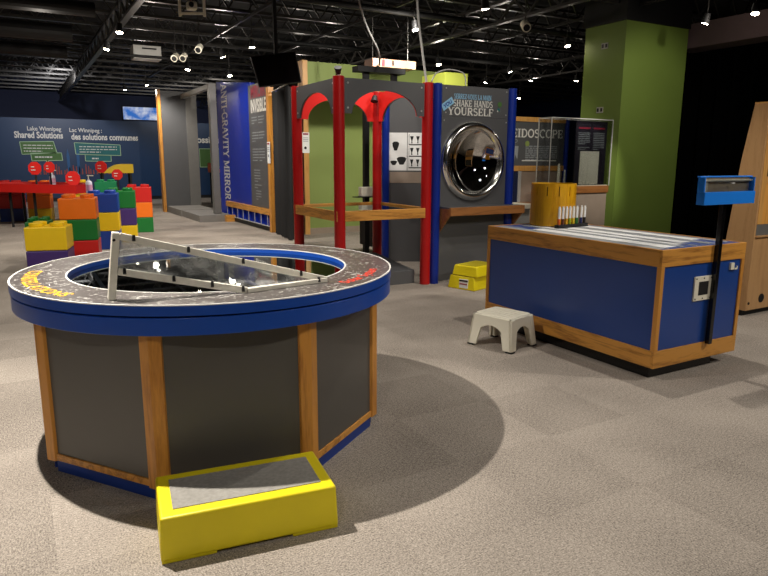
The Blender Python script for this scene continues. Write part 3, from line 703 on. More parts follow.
# poster on the rear panel, seen through the red booth
def on_rear(u,z,o=.003): return pa+da*(u*.87-.03)-nb*o+Vector((0,0,z))
pa_ = 0
po = thing('poster','white diagram poster with rows of black goblets seen through the red booth','poster',tuple(on_rear(.4,1.35)))
def rq(u0,u1,z0,z1,o,mm,name,par=po): return MB().extr([on_rear(u0,z0,o),on_rear(u1,z0,o),on_rear(u1,z1,o),on_rear(u0,z1,o)],tuple(-nb*.003)).build(name, M[mm], par)
s1 = rq(.03,.34,1.35,1.89,.001,'paper','sheet'); s2 = rq(.35,.68,1.35,1.89,.001,'paper','sheet')
rnd = random.Random(3)
bl = lambda cu,cz,ru,rz: MB().extr([on_rear(cu+ru*math.cos(t)*(1+.3*math.sin(3*t)),cz+rz*math.sin(t)*(1+.2*math.cos(2*t)),.0045) for t in [2*PI*i/14 for i in range(14)]],tuple(-nb*.001)).build('ink_shape', M['black'], s1)
bl(.15,1.70,.05,.08); bl(.12,1.46,.05,.04); bl(.25,1.49,.07,.07)
for i in range(3):
    z = 1.41+.165*i
    rq(.37,.68,z-.025,z-.012,.0045,'black','ink_shape',s2)
    for j in range(3):
        u = .42+.10*j; MB().extr([on_rear(u-.03,z+.10,.0045),on_rear(u-.006,z+.03,.0045),on_rear(u-.012,z,.0045),on_rear(u+.012,z,.0045),on_rear(u+.006,z+.03,.0045),on_rear(u+.03,z+.10,.0045)],tuple(-nb*.001)).build('goblet_figure', M['black'], s2)
    rq(.37,.376,z-.02,z+.13,.0045,'black','ink_shape',s2)
rq(.05,.68,1.17,1.33,.001,'taupe','lower_card')

# ------------------------------------------------------------------ green walls behind
gw = thing('green_wall','olive green partition wall with pine post seen behind the red booth','partition',(7,12.3,0))
MB().box(5.14,8.6,12.2,12.4,0,3.39).build('wall_panel', M['green'], gw)
MB().box(5.14,8.6,12.17,12.1995,0,.12).build('skirting', M['taupe'], gw)
MB().box(5.03,5.139,12.15,12.41,0,3.40).build('pine_post', M['pinez'], gw, .004)
gc = MB().box(7.25,7.78,10.5,11.3,0,3.14).build('green_pier', M['lime'], loc=(7.5,10.9,0)); tag(gc,'lime green square pier rising behind the round mirror booth','pier')

def label_card(name, label, o, ex_, w, h, dots):
    o = Vector(o); ex_ = Vector(ex_); ez_ = Vector((0,0,1)); n = ex_.cross(ez_)
    t = thing(name, label, 'label', tuple(o))
    q = lambda x0,x1,z0,z1,d,mm,nm,par=None: MB().extr([o+ex_*x0+ez_*z0+n*d,o+ex_*x1+ez_*z0+n*d,o+ex_*x1+ez_*z1+n*d,o+ex_*x0+ez_*z1+n*d],tuple(n*.004)).build(nm, M[mm], par or t)
    t0 = t; t = q(0,w,0,h,0,'paper','card'); q(w*.15,w*.85,h*.88,h*.96,.005,'maroon','heading')
    for i in range(3): q(w*.15,w*.85,h*(.72-.08*i),h*(.75-.08*i),.005,'greytext','print_line')
    if dots: 
        c = o+ex_*(w*.45)+ez_*(h*.25)+n*.005; MB().tube(c,c+n*.002,w*.17,14).build('black_dot', M['black'], t)
    else: q(w*.3,w*.7,h*.3,h*.42,.005,'greytext','print_block')
    return t0
label_card('label_card','white instruction card with a black dot on the pine post left of green wall',(4.99,12.152,1.63),(1,0,0),.16,.40,True)

# ------------------------------------------------------------------ black stand behind the booth
bs = thing('frame_stand','tall black frame stand with white box behind the red booth','stand',(5.0,9.0,0))
for x in (4.76,5.25): MB().box(x-.04,x+.04,8.96,9.04,0,2.80).build('black_post', M['black'], bs)
MB().box(4.58,5.40,8.9,9.1,2.80,2.88).build('top_beam', M['black'], bs)
MB().box(4.60,4.92,8.84,8.955,.945,1.09).build('white_box', M['white'], bs, .01)
MB().box(4.50,4.95,8.82,8.958,.93,.944).build('small_shelf', M['black'], bs)
MB().box(4.9,5.2,9.06,9.5,.12,.72).build('bin', M['black'], bs, .01)
lb = thing('hanging_box','pale lit hanging box with dark gaps above the red booth','box',(5.85,10.15,3.05))
MB().box(5.42,6.28,10.0,10.3,3.06,3.19).build('box_shell', mat('pale_pine',(206,158,128),.5), lb)
MB().box(5.60,5.65,9.99,10.0,3.07,3.18).build('dark_gap', M['maroon'], lb); MB().box(5.80,5.83,9.99,10.0,3.09,3.17).build('dark_gap', M['black'], lb)
for x in (5.5,6.2): MB().tube((x,10.15,3.19),(x,10.15,4.1),.008,6).build('hanger_rod', M['steel'], lb)

# cables
def cable(pts, label, r=.012):
    P = [Vector(p) for p in pts]; q = []
    for i in range(len(P)-1):
        p0 = P[max(i-1,0)]; p1 = P[i]; p2 = P[i+1]; p3 = P[min(i+2,len(P)-1)]
        for k in range(8):
            t = k/8; q.append(.5*((2*p1)+(p2-p0)*t+(2*p0-5*p1+4*p2-p3)*t*t+(3*p1-p0-3*p2+p3)*t**3))
    q.append(P[-1]); base = P[-1]
    o = MB().path(q, r).build('cable', M['lightgrey'], smooth=True, loc=tuple(base)); tag(o, label, 'cable')
cable([(4.02,8,4.55),(4.09,8,3.75),(4.22,8,3.3),(4.42,8,2.95),(4.66,8.4,2.83),(4.9,8.9,2.895)], 'grey cable curving down from the ceiling to the black frame stand')
cable([(4.10,6.6,4.55),(4.15,6.6,3.3),(4.23,6.6,2.75),(4.27,6.56,2.39)], 'pale cable dropping straight onto the right red post of booth',.014)
cable([(4.3,6.50,2.395),(4.4,6.55,2.5),(4.6,6.6,2.56),(4.8,6.62,2.55),(4.85,6.60,2.50),(4.83,6.55,2.385)], 'thin cable looping from the red post over the mirror booth',.008)

# ------------------------------------------------------------------ hung monitor
tv = thing('monitor','black flat monitor hung tilted from the ceiling above the black curtain','monitor',(3.5,9.5,2.8))
q = [Vector((3.24,9.48,2.549)),Vector((3.858,9.35,2.642)),Vector((3.788,9.40,3.084)),Vector((3.134,9.53,2.972))]
nn = (q[1]-q[0]).cross(q[3]-q[0]).normalized()
tvc = MB().extr(q,tuple(-nn*.07)).build('case', M['black'], tv, .006)
c = sum(q,Vector())/4; qi = [c+(v-c)*.95+nn*.002 for v in q]; MB().extr(qi,tuple(-nn*.001)).build('screen', M['tvscreen'], tvc)
MB().bar(c-nn*.07+Vector((0,0,.1)),c-nn*.07+Vector((0,.05,1.7)),.05).build('ceiling_pole', M['black'], tv)

# ------------------------------------------------------------------ anti-gravity mirror bay
ag = thing('mirror_bay','royal blue exhibit bay lettered down its edge with slatted oak bench','exhibit',(5,15,0))
agp = MB().hexa([(4.66,14.25,0),(4.76,14.25,0),(4.76,17.0,0),(4.66,17.0,0)],[(4.66,14.25,3.16),(4.76,14.25,3.16),(4.76,17.0,3.43),(4.66,17.0,3.43)]).build('blue_panel', M['blueface'], ag)
MB().box(4.763,5.4,13.0,14.9,0,2.9).build('inner_box', M['blueface'], ag)
serif_text('lettering','ANTI-GRAVITY MIRROR',.48,2.84,(4.659,16.58,3.33),(0,0,-1),(0,-1,0),M['text'],agp)
MB().box(4.55,4.655,12.96,16.2,.345,.47).build('bench_rail', M['oaky'], ag, .004)
MB().box(4.57,4.655,12.96,16.2,.02,.10).build('bench_kick', M['black'], ag)
MB().box(4.635,4.657,12.96,16.2,.10,.345).build('bench_back', M['blueface'], ag)
MB().box(4.56,4.60,12.96,16.2,.10,.115).build('bench_edge', M['lightgrey'], ag)
for i in range(8): MB().box(4.57,4.634,13.1+i*.43-.008,13.1+i*.43+.008,.1155,.3445).build('bench_divider', M['blueface'], ag); MB().box(4.562,4.5695,13.1+i*.43-.012,13.1+i*.43+.012,.1155,.3445).build('divider_edge', M['lightgrey'], ag)
MB().box(4.545,4.66,12.80,12.93,0,2.93).build('oak_post', M['oakz'], ag, .004)
# grey sign beside it
sg = thing('exhibit_sign','charcoal text panel with maroon and white heading beside the blue bay','sign',(4.64,13.6,.5))
sgp = MB().box(4.60,4.659,12.96,14.24,.475,3.08).build('panel', M['charcoal'], sg)
exs, ezs = (0,-1,0),(0,0,1)
def squeeze(body,h,W,o,m_):
    me = text_mesh(body,1.0,.03,'LEFT'); xs = [v.co.x for v in me.vertices]; k = W/(max(xs)-min(xs)); x_ = min(xs); bpy.data.meshes.remove(me)
    return place_text('heading',body,1.0,Vector(o)-Vector(exs)*x_*k,Vector(exs)*k,Vector(ezs)*(h/.7),m_,sgp,.03,'LEFT')
squeeze('MIROIR',.24,.95,(4.597,14.05,2.80),M['maroon'])
squeeze('INVISIBLE',.26,.98,(4.597,14.07,2.50),M['text'])
for (yy,z,w,n_) in ((14.05,2.42,.36,3),(13.6,2.42,.36,3),(14.05,2.1,.42,4),(13.6,2.1,.36,3),(14.05,1.75,.42,5),(13.6,1.75,.36,5),(13.98,1.3,.4,5),(13.98,.98,.45,2),(13.9,.85,.35,4)):
    panel_text_lines('print_block',(4.599,yy,z),exs,ezs,w,.06*n_,n_,M['greytext'],sgp,seed=int(yy*100+z*10))
label_card('label_card','narrow white label card on the oak post beside the charcoal text panel',(4.544,12.93,1.42),(0,-1,0),.17,.43,False)
# black curtain beside
cu = thing('curtain','black pleated curtain on a pale rod between oak post and red booth','curtain',(4.53,12.1,0))
drape('fabric',(4.62,12.72,0),(4.42,11.30,0),.01,2.80,.06,7,mat('black_pleats',(26,26,27),.7),cu)
MB().tube((4.62,12.76,2.83),(4.36,11.2,2.83),.015,8).build('rod', M['lightgrey'], cu)
# steel doorway frame, panel and platform
df = thing('steel_frame','grey steel doorway frame standing left of the blue bay','frame',(4.3,16.8,0.17))
MB().box(4.22,4.38,16.02,16.2,.173,3.29).build('post', M['greymetal'], df); MB().box(4.24,4.36,16.2005,19.24,3.18,3.29).build('lintel', M['lightgrey'], df)
gp = thing('grey_panel','tall dark grey partition panel with oak edge on the low platform','partition',(4.1,19.3,.17))
MB().box(3.70,4.38,19.3,19.5,.173,3.38).build('panel', M['charcoal'], gp); MB().box(3.62,3.699,19.28,19.5,0,3.40).build('oak_edge', M['oakz'], gp)
MB().box(4.381,4.68,19.25,19.55,.173,3.38).build('end_post', M['greymetal'], gp)
pl = thing('platform','low grey two-level platform in front of the grey panel','platform',(4.1,18,0))
MB().box(3.76,4.54,15.7,17.6,0,.162).build('lower_deck', M['plat'], pl, .004); MB().box(3.72,4.64,17.601,19.9,0,.172).build('upper_deck', M['plat'], pl, .004)
cg = MB().box(4.37,4.6,15.55,15.69,0,.16).build('floor_vent', M['oakx'], loc=(4.5,15.6,0)); tag(cg,'small tan crate at the foot of the steel doorway post','crate')

# ------------------------------------------------------------------ lake wall and screen
lw = thing('lake_mural','dark blue mural wall lettered about shared lake solutions','mural',(1.5,25.9,0))
MB().box(-7.5,8.6,25.8,26.0,.12,2.87).build('mural_panel', M['lake'], lw); MB().box(-7.5,8.6,25.83,26.0,0,.12).build('black_base', M['black'], lw)
fy2 = 25.796
def lt(body,size,x,z,m_='text',bold=0.0,align='LEFT',sp=1.0): return place_text('lettering',body,size,(x,fy2,z),(1,0,0),(0,0,1),M[m_],lw,bold,align,sp)
def fit(body, h, x0, x1, z, bold=0.0):
    me = text_mesh(body,1.0,bold,'LEFT'); xs = [v.co.x for v in me.vertices]; W = max(xs)-min(xs); x_ = min(xs); bpy.data.meshes.remove(me)
    k = (x1-x0)/W
    return place_text('lettering',body,1.0,(x0-x_*k,fy2,z),(k,0,0),(0,0,h/.7),M['text'],lw,bold,'LEFT')
fit('Lake Winnipeg',.14,.47,1.52,2.45,.012); fit('Shared Solutions',.21,.06,1.56,2.20,.03)
fit('Lac Winnipeg :',.14,1.78,2.84,2.43,.012); fit('des solutions communes',.21,1.82,4.06,2.17,.03)
def bubble(pts, m_, line):
    sb = MB().extr([(x,fy2,z) for x,z in pts],(0,-.004,0)).build('speech_bubble', M[m_], lw)
    P = [(x,fy2-.006,z) for x,z in pts]; mb = MB()
    for a,b in zip(P,P[1:]+P[:1]): mb.bar(a,b,.022,.022)
    mb.build('bubble_outline', M['bubbleline'], sb); return sb
b1 = bubble([(.20,2.06),(1.24,2.09),(1.32,1.70),(.24,1.64)],'greygreen',1); b2 = bubble([(.50,1.68),(1.46,1.70),(1.48,1.44),(1.04,1.43),(1.0,1.31),(.96,1.43),(.52,1.42)],'greygreen',1)
b3 = bubble([(1.90,2.06),(3.42,2.00),(3.42,1.62),(1.92,1.66)],'teal',1); b4 = bubble([(2.22,1.64),(3.08,1.62),(3.08,1.41),(2.76,1.41),(2.72,1.31),(2.67,1.41),(2.22,1.42)],'teal',1)
panel_text_lines('small_print',(.30,fy2-.007,2.0),(1,0,0),(0,0,1),.9,.3,3,M['text'],b1,.3,5); panel_text_lines('small_print',(.62,fy2-.008,1.61),(1,0,0),(0,0,1),.75,.12,1,M['text'],b2,.4,6)
panel_text_lines('small_print',(2.05,fy2-.007,1.97),(1,0,0),(0,0,1),1.25,.28,3,M['text'],b3,.3,7); panel_text_lines('small_print',(2.44,fy2-.008,1.57),(1,0,0),(0,0,1),.45,.12,1,M['text'],b4,.4,8)
mb = MB(); rnd = random.Random(11)
for i in range(34):
    x = .45+i*.095+rnd.uniform(-.03,.03); h = rnd.uniform(.14,.36); mb.extr([(x,fy2,.95),(x+.05,fy2,.95),(x+.04,fy2,.95+h),(x+.01,fy2,.95+h)],(0,-.005,0))
mb.build('crowd_drawing', mat('crowd_ink',(150,70,62),.7), lw)
mb = MB()
for x,z0,z1 in ((1.66,.9,1.85),(1.98,.9,1.9)): mb.extr([(x-.03,fy2,z0),(x+.03,fy2,z0),(x+.05,fy2,(z0+z1)/2+.2),(x,fy2,z1),(x-.05,fy2,(z0+z1)/2+.2)],(0,-.005,0))
mb.build('grass_drawing', mat('grass_ink',(46,92,140),.7), lw)
lt('possibles',.34,6.05,2.13,bold=.012); bubble([(6.3,1.9),(7.2,1.9),(7.2,1.2),(6.3,1.2)],'greygreen',1)
def screen_mat():
    m = bpy.data.materials.new('cloud_screen'); m.use_nodes = True; nt = m.node_tree; b = nt.nodes['Principled BSDF']
    tc = nt.nodes.new('ShaderNodeTexCoord'); nz = nt.nodes.new('ShaderNodeTexNoise'); nz.inputs['Scale'].default_value = 2.2; nz.inputs['Detail'].default_value = 5
    rp = nt.nodes.new('ShaderNodeValToRGB'); rp.color_ramp.elements[0].color = lin((40,110,200)); rp.color_ramp.elements[1].color = lin((225,230,240)); rp.color_ramp.elements[0].position=.4; rp.color_ramp.elements[1].position=.62
    nt.links.new(tc.outputs['Object'],nz.inputs['Vector']); nt.links.new(nz.outputs['Fac'],rp.inputs['Fac']); nt.links.new(rp.outputs['Color'],b.inputs['Emission Color'])
    b.inputs['Base Color'].default_value=(0,0,0,1); b.inputs['Emission Strength'].default_value = .8; return m
sc_ = thing('screen','lit wall screen showing blue sky and white clouds above the mural','screen',(4.9,29.9,3.15))
MB().box(4.15,5.68,29.93,29.999,3.12,3.70).build('case', M['black'], sc_); MB().box(4.19,5.64,29.92,29.93,3.15,3.67).build('picture', screen_mat(), sc_)

# ------------------------------------------------------------------ giant toy bricks
BW, BH = .50, .311
def brick_proto():
    t = thing('toy_brick','x','toy brick',(0,0,0),world=False)
    b = loc_mb().box(-BW/2,BW/2,-BW/2,BW/2,0,BH-.004).build('block', M['black'], t, .012, 2)
    s = loc_mb()
    s.tube((0,0,BH-.004),(0,0,BH+.045),.085,24); st_ = s.build('stud', M['black'], t, .006, 2, smooth=True)
    st_.location = (-BW/4,-BW/4,0)
    for dx,dy in ((1,-1),(-1,1),(1,1)):
        c = st_.copy(); C.objects.link(c); c.parent = t; c.location = (dx*BW/4,dy*BW/4,0)
    return t
proto = brick_proto(); first = True
meshes = {}
def colored(me, col):
    k = (me.name,col)
    if k not in meshes:
        m2 = me.copy(); m2.materials.clear(); m2.materials.append(BR[col]); meshes[k] = m2
    return meshes[k]
def brick(x, y, z, rz, col, label, studs=True, group='giant toy bricks in stacks'):
    global first
    o = proto if first else proto.copy()
    if not first:
        C.objects.link(o)
    first = False
    o.location = (x,y,z); o.rotation_euler = (0,0,rz); o['label'] = label; o['category'] = 'toy brick'; o['group'] = group
    if o is not proto:
        for ch in proto_children:
            if ch.name.startswith('stud') and not studs: continue
            c = ch.copy(); C.objects.link(c); c.parent = o; c.data = colored(base_mesh[ch.name], col)
    else:
        for ch in proto_children: ch.data = colored(base_mesh[ch.name], col)
    return o
proto_children = list(proto.children); base_mesh = {c.name: c.data for c in proto_children}
def stack(fr, rot, cols, where, sx=1.0):
    """fr: front right corner on the floor; rot: direction of the front face"""
    d = Vector((math.cos(rot),math.sin(rot),0)); n = Vector((-d.y,d.x,0)); c = Vector((*fr,0))-d*(BW*sx/2)+n*(BW/2)
    nm = {1:['only'],2:['bottom','top'],3:['bottom','middle','top']}[len(cols)]
    for i,cn in reversed(list(enumerate(cols))):
        brick(c.x,c.y,i*(BH+.0005),rot,cn,'%s toy brick, %s of %s' % (cn,nm[i],where), studs=(i==len(cols)-1)).scale = (sx,1,1)
stack((.50,9.40),R(-13),['purple','yellow'],'the nearest two-high stack behind the round table')
stack((.975,10.39),R(-10),['red','green','orange'],'the three-high stack right of the nearest one')
stack((1.438,11.594),R(-10),['blue','yellow','blue'],'the stack topped by the pump bottle')
stack((1.836,12.44),R(-10),['yellow','purple','green'],'the stack between the blue-topped and red-topped ones')
stack((2.397,14.02),R(-10),['green','orange','red'],'the red-topped stack farthest right')
stack((2.18,17.7),R(-10),['green','yellow','teal'],'the teal-topped stack behind the blue-topped one')
stack((1.50,17.75),R(-10),['blue','yellow','yellow'],'the yellow-topped stack behind the red table')
stack((.06,17.9),R(-10),['blue','red','red'],'the red stack behind the left end of red table')
stack((.66,17.6),R(-10),['yellow','orange','orange'],'the orange-topped stack behind the red table')
stack((.33,10.25),R(-10),['purple','green'],'the two-high stack tucked behind the nearest yellow one',.6)

# red activity table
rtb = thing('red_table','red-rimmed activity table on black legs behind the toy bricks','table',(.4,16,0))
pp = [(-.33,16.5),(1.12,14.75),(1.40,15.4),(1.36,17.0),(.2,18.2),(-1.2,17.6)]
pp = [(-1.3,16.9),(-.33,16.35),(1.05,14.9),(1.36,15.35),(1.34,16.6),(.3,17.6),(-1.0,17.7)]
pp2 = [(-1.25,16.95),(-.33,16.45),(1.04,15.02),(1.27,15.40),(1.25,16.55),(.3,17.5),(-.95,17.6)]
mb = MB(); n = len(pp); V = [[mb.bm.verts.new((x,y,z)) for x,y in P] for P,z in ((pp,.78),(pp,.96),(pp2,.96),(pp2,.78))]
for i in range(n):
    for q in range(4): mb.bm.faces.new((V[q][i],V[q][(i+1)%n],V[(q+1)%4][(i+1)%n],V[(q+1)%4][i]))
mb.build('red_rim', BR['red'], rtb)
MB().prism(pp2,.86,.88).build('table_bed', M['lightgrey'], rtb)
for (x,y) in ((-.75,16.95),(-.16,16.5),(.3,16.05),(1.0,15.35),(1.1,16.5),(.1,17.4)):
    MB().tube((x,y,0),(x,y,.86),.03,10).build('leg', M['black'], rtb)
# octagonal red signs
def octo(x,y,z,r,label,base_z,dark=False):
    t = thing('round_sign',label,'sign',(x,y,base_z),'red octagonal paddle signs')
    d = Vector((.87,-.49,0))
    pts = [Vector((x,y,z))+d*(r*math.cos(R(22.5+45*i)))+Vector((0,0,r*math.sin(R(22.5+45*i)))) for i in range(8)]
    MB().extr(pts,(.01,.018,0)).build('red_face', BR['red'] if dark else M['redlining'], t)
    MB().tube((x+.012,y+.022,base_z),(x+.012,y+.022,z-r*.6),.02,8).build('stick', M['black'], t)
    for k in range(2):
        o_ = Vector((x,y,z+.35*r-k*.45*r))-d*(r*.5)+Vector((-.006,-.012,0)); panel_text_lines('print_line',o_,tuple(d),(0,0,1),r*1.0,r*.3,1,M['text'],t,.45,k+int(x*100))
octo(1.08,15.95,1.07,.17,'largest red octagonal sign at the right end of the red table',.881)
octo(.36,16.2,1.40,.15,'red octagonal sign second from left above the red table',.881) if False else octo(.36,16.2,1.29,.15,'leftmost red octagonal sign above the red table',.881)
octo(.66,16.5,1.31,.13,'smaller red octagonal sign left of the small bottle',.881)
octo(1.80,17.2,1.36,.14,'red octagonal sign on a stick left of the yellow wavy table',1.05) if False else octo(2.05,19.5,1.28,.17,'red octagonal sign left of the yellow wavy table',0.0)
octo(1.885,15.0,1.17,.12,'dark red octagonal sign on a black post behind the green brick',0.0,True)
# bottles
def bottle(x,y,z,s,label):
    t = thing('pump_bottle',label,'bottle',(x,y,z),world=False)
    loc_mb().lathe([(0,0),(.035*s,0),(.037*s,.01*s),(.037*s,.12*s),(.03*s,.14*s),(.014*s,.15*s),(.014*s,.165*s),(0,.165*s)],24).build('bottle_body', mat('clear_gel',(206,204,214),.15,var=0), t, smooth=True)
    loc_mb().lathe([(.0375*s,.03*s),(.0378*s,.03*s),(.0378*s,.1*s),(.0375*s,.1*s)],24,closed=True).build('label_band', mat('pink_label',(196,140,160),.5), t)
    ps = loc_mb().tube((0,0,.165*s),(0,0,.205*s),.007*s,8).build('pump_stem', M['white'], t)
    loc_mb().bar((-.012*s,.006*s,.208*s),(.05*s,-.028*s,.206*s),.016*s,.012*s).build('pump_head', M['white'], ps)
bottle(1.045,11.915,.9335,1.4,'clear pump bottle standing on top of the blue brick')
bottle(.72,16.9,.881,1.7,'clear pump bottle standing on the red table')
# wavy tables
def wavy(x0,x1,y,z0,z1,label,flip=False):
    t = thing('wavy_table',label,'table',((x0+x1)/2,y,0))
    n = 12; prof = []
    for i in range(n+1):
        s = i/n; f = 1/(1+math.exp(-12*(s-.35))); f = f if not flip else 1-f; prof.append((x0+(x1-x0)*s, z0+.06+(z1-z0-.06)*f))
    pts = [(x0,y,z0),(x1,y,z0)]+[(x,y,z) for x,z in prof[::-1]]
    MB().extr(pts,(0,.5,0)).build('wave_top', BR['yellow'] if not flip else BR['orange'], t)
    for x in (x0+.08,x1-.08):
        for yy in (y+.06,y+.44): MB().box(x-.03,x+.03,yy-.03,yy+.03,0,z0-.001).build('leg', M['black'], t)
wavy(2.27,3.26,22,1.06,1.34,'yellow wavy-topped table in front of the blue mural')
wavy(5.75,6.35,22,1.06,1.38,'orange wavy-topped table seen through the steel doorway',True)

# ------------------------------------------------------------------ kaleidoscope booth and glass case
kl = thing('kaleidoscope_sign','charcoal sign board with white title between pale wood strips','sign',(9.2,10,0))
klb = MB().box(7.9,9.92,10,10.04,1.40,2.255).build('board', M['charcoal'], kl)
MB().box(7.9,9.93,9.985,10.04,2.256,2.345).build('wood_strip', M['pinez'], kl); MB().box(7.9,9.93,9.985,10.04,1.295,1.399).build('wood_strip', M['pinez'], kl)
kf = serif_width('KAL')/serif_width('KALEIDOSCOPE'); kw = 1.36/(1-kf)
serif_text('lettering','KALEIDOSCOPE',.165,kw,(9.87-kw,9.999,1.95),ex,ez,M['text'],klb)
serif_text('lettering','KALEIDO',.07,.62,(8.05,9.999,1.845),ex,ez,M['greytext'],klb)
panel_text_lines('small_print',(8.88,9.997,1.80),ex,ez,.85,.30,8,M['greytext'],klb,.55,21)
MB().extr([(8.80,9.998,1.49),(9.72,9.998,1.49),(9.72,9.998,1.51),(8.80,9.998,1.51)],(0,-.002,0)).build('small_print', M['text'], klb)
MB().extr([(8.52,9.998,1.50),(8.60,9.998,1.47),(8.62,9.998,1.62),(8.68,9.998,1.52),(8.70,9.998,1.78),(8.52,9.998,1.78)],(0,-.002,0)).build('figure_drawing', M['greytext'], klb)
MB().tube((8.92,9.992,1.83),(8.92,9.998,1.83),.055,14).build('round_emblem', M['green'], klb)
MB().tube((9.98,9.99,0),(9.98,9.99,2.36),.045,14).build('blue_post', M['bluetube'], kl, smooth=True)
MB().tube((7.85,9.99,0),(7.85,9.99,2.36),.045,14).build('blue_post', M['bluetube'], kl, smooth=True)
MB().box(8.3,8.72,10.0,10.04,.62,1.29).build('blue_panel', M['navy'], kl)
MB().box(8.73,8.79,9.98,10.04,0,1.29).build('white_post', M['lightgrey'], kl)
MB().box(8.80,9.9,10.0,10.04,.3,1.29).build('taupe_panel', M['taupe'], kl)
kc = thing('counter','wood-topped counter below the charcoal title sign','counter',(8.9,9.7,0))
MB().box(8.2,9.6,9.5,9.97,.60,.68).build('counter_top', M['cherry'], kc); MB().box(8.25,9.5,9.55,9.95,0,.599).build('counter_base', M['taupe'], kc)
wc = thing('white_counter','low white counter partly hidden behind the yellow drum','counter',(7.3,8.5,0))
MB().box(6.95,7.6,8.3,8.8,.70,.78).build('counter_top', M['white'], wc, .004); MB().box(6.99,7.56,8.34,8.76,0,.699).build('counter_base', M['lightgrey'], wc)

ca = thing('display_case','glass-topped display case with wood trim on a taupe base','case',(8.6,8.3,0))
cx0,cx1,cy0,cy1 = 7.64,9.06,8.0,8.3
MB().box(cx0+.02,cx1-.02,cy0+.02,cy1-.02,0,.955).build('base', M['taupe'], ca)
MB().box(cx0,cx1,cy0,cy1,.956,1.075).build('wood_trim', M['cherry'], ca, .003)
MB().box(cx0+.02,cx1-.02,cy0+.02,cy1-.02,1.0755,1.09).build('case_floor', M['white'], ca)
for (a,b) in (((cx0,cy0),(cx1,cy0)),((cx0,cy1),(cx1,cy1)),((cx0,cy0),(cx0,cy1)),((cx1,cy0),(cx1,cy1))):
    MB().bar((a[0],a[1],2.19),(b[0],b[1],2.19),.012).build('top_frame', M['lightgrey'], ca)
for (x,y) in ((cx0,cy0),(cx1,cy0),(cx0,cy1),(cx1,cy1)): MB().bar((x,y,1.076),(x,y,2.19),.011).build('corner_frame', M['lightgrey'], ca)
MB().box(cx0+.012,cx1-.012,cy0,cy0+.004,1.091,2.175).build('glass_pane', M['clear'], ca); MB().box(cx0,cx0+.004,cy0+.012,cy1-.012,1.091,2.175).build('glass_pane', M['clear'], ca)
pn = thing('text_panel','dark plum text panel with a white sheet inside the glass case','panel',(8.65,8.09,1.091))
pnp = MB().box(8.29,9.02,8.08,8.10,1.091,2.16).build('panel', mat('plum_panel',(40,34,46),.5), pn)
for i,(x,z,n_) in enumerate(((8.34,1.98,7),(8.69,1.98,9),(8.34,1.74,2),(8.69,1.74,2))):
    panel_text_lines('small_print',(x,8.079,z),ex,ez,.27,.03*n_,n_,M['greytext'],pnp,.45,30+i)
for i,x in enumerate((8.34,8.69)):
    MB().box(x,x+.27,8.076,8.0795,2.03,2.06).build('heading', M['maroon'], pnp)
MB().box(8.40,8.85,8.07,8.0785,1.10,1.66).build('white_sheet', M['white'], pn)
for i,(x,z,m_,w) in enumerate(((8.0,1.3,'white',.03),(8.14,1.2,'lightgrey',.02))):
    t = MB().tube((x,8.15,1.0905),(x,8.15,z+.15),w,12,w*.6).build('specimen_tube', M[m_], smooth=True, loc=(x,8.15,1.0905)); tag(t, ('tall white tube standing in the left of the glass case','thin grey tube standing right of the white tube in glass case')[i],'tube')
rb = MB().box(9.2,9.5,9.6,9.8,.681,1.02).build('red_box', M['redlining'], loc=(9.35,9.7,.681), bevel=.01); tag(rb,'small red box on the counter behind the yellow drum','box')

# ------------------------------------------------------------------ tan wooden cabinet at right edge
cb = thing('cabinet','tall tan wooden booth with sloping side at the right edge','cabinet',(6.8,3.8,0))
X, Yf = 6.108, 3.591
def sidepan(x, name): 
    prof = [(Yf,.06),(3.93,.06),(3.80,1.53),(3.728,2.03),(Yf,2.03)]
    return MB().hexa([(x,y,z) for y,z in prof],[(x+.025,y,z) for y,z in prof]).build(name, M['plyz'], cb, .002)
sidepan(X,'side_panel'); sidepan(7.4,'side_panel')
MB().box(X+.0255,7.3995,Yf+.006,Yf+.03,.06,.78).build('lower_front', M['plyz'], cb)
MB().box(X+.0255,7.3995,Yf-.02,Yf+.2,.785,.80).build('shelf', M['plyz'], cb)
MB().box(X+.0255,7.3995,Yf+.0,Yf+.02,.8005,.905).build('grey_band', M['greymetal'], cb)
MB().box(X+.0255,7.3995,Yf+.01,Yf+.03,.906,1.30).build('upper_front', M['orangeply'], cb)
MB().box(X+.0255,X+.09,Yf-.004,Yf+.03,.91,1.95).build('front_stile', M['pinez'], cb)
MB().box(X+.09,7.3995,Yf+.10,Yf+.12,1.30,2.0).build('dark_opening', M['black'], cb)
MB().box(X+.09,7.3995,Yf+.0,Yf+.03,1.301,1.36).build('opening_rail', M['pinez'], cb)
MB().box(X,7.425,Yf,3.728,2.0305,2.045).build('top_board', M['pinez'], cb)
MB().box(X+.03,7.39,Yf+.05,3.9,0,.059).build('kick', M['black'], cb)
MB().tube((6.36,Yf+.002,.165),(6.36,Yf+.007,.165),.045,20).build('round_hole', M['black'], cb)
MB().tube((6.155,Yf+.001,.13),(6.155,Yf+.007,.13),.014,12).build('screw', M['bolt'], cb)

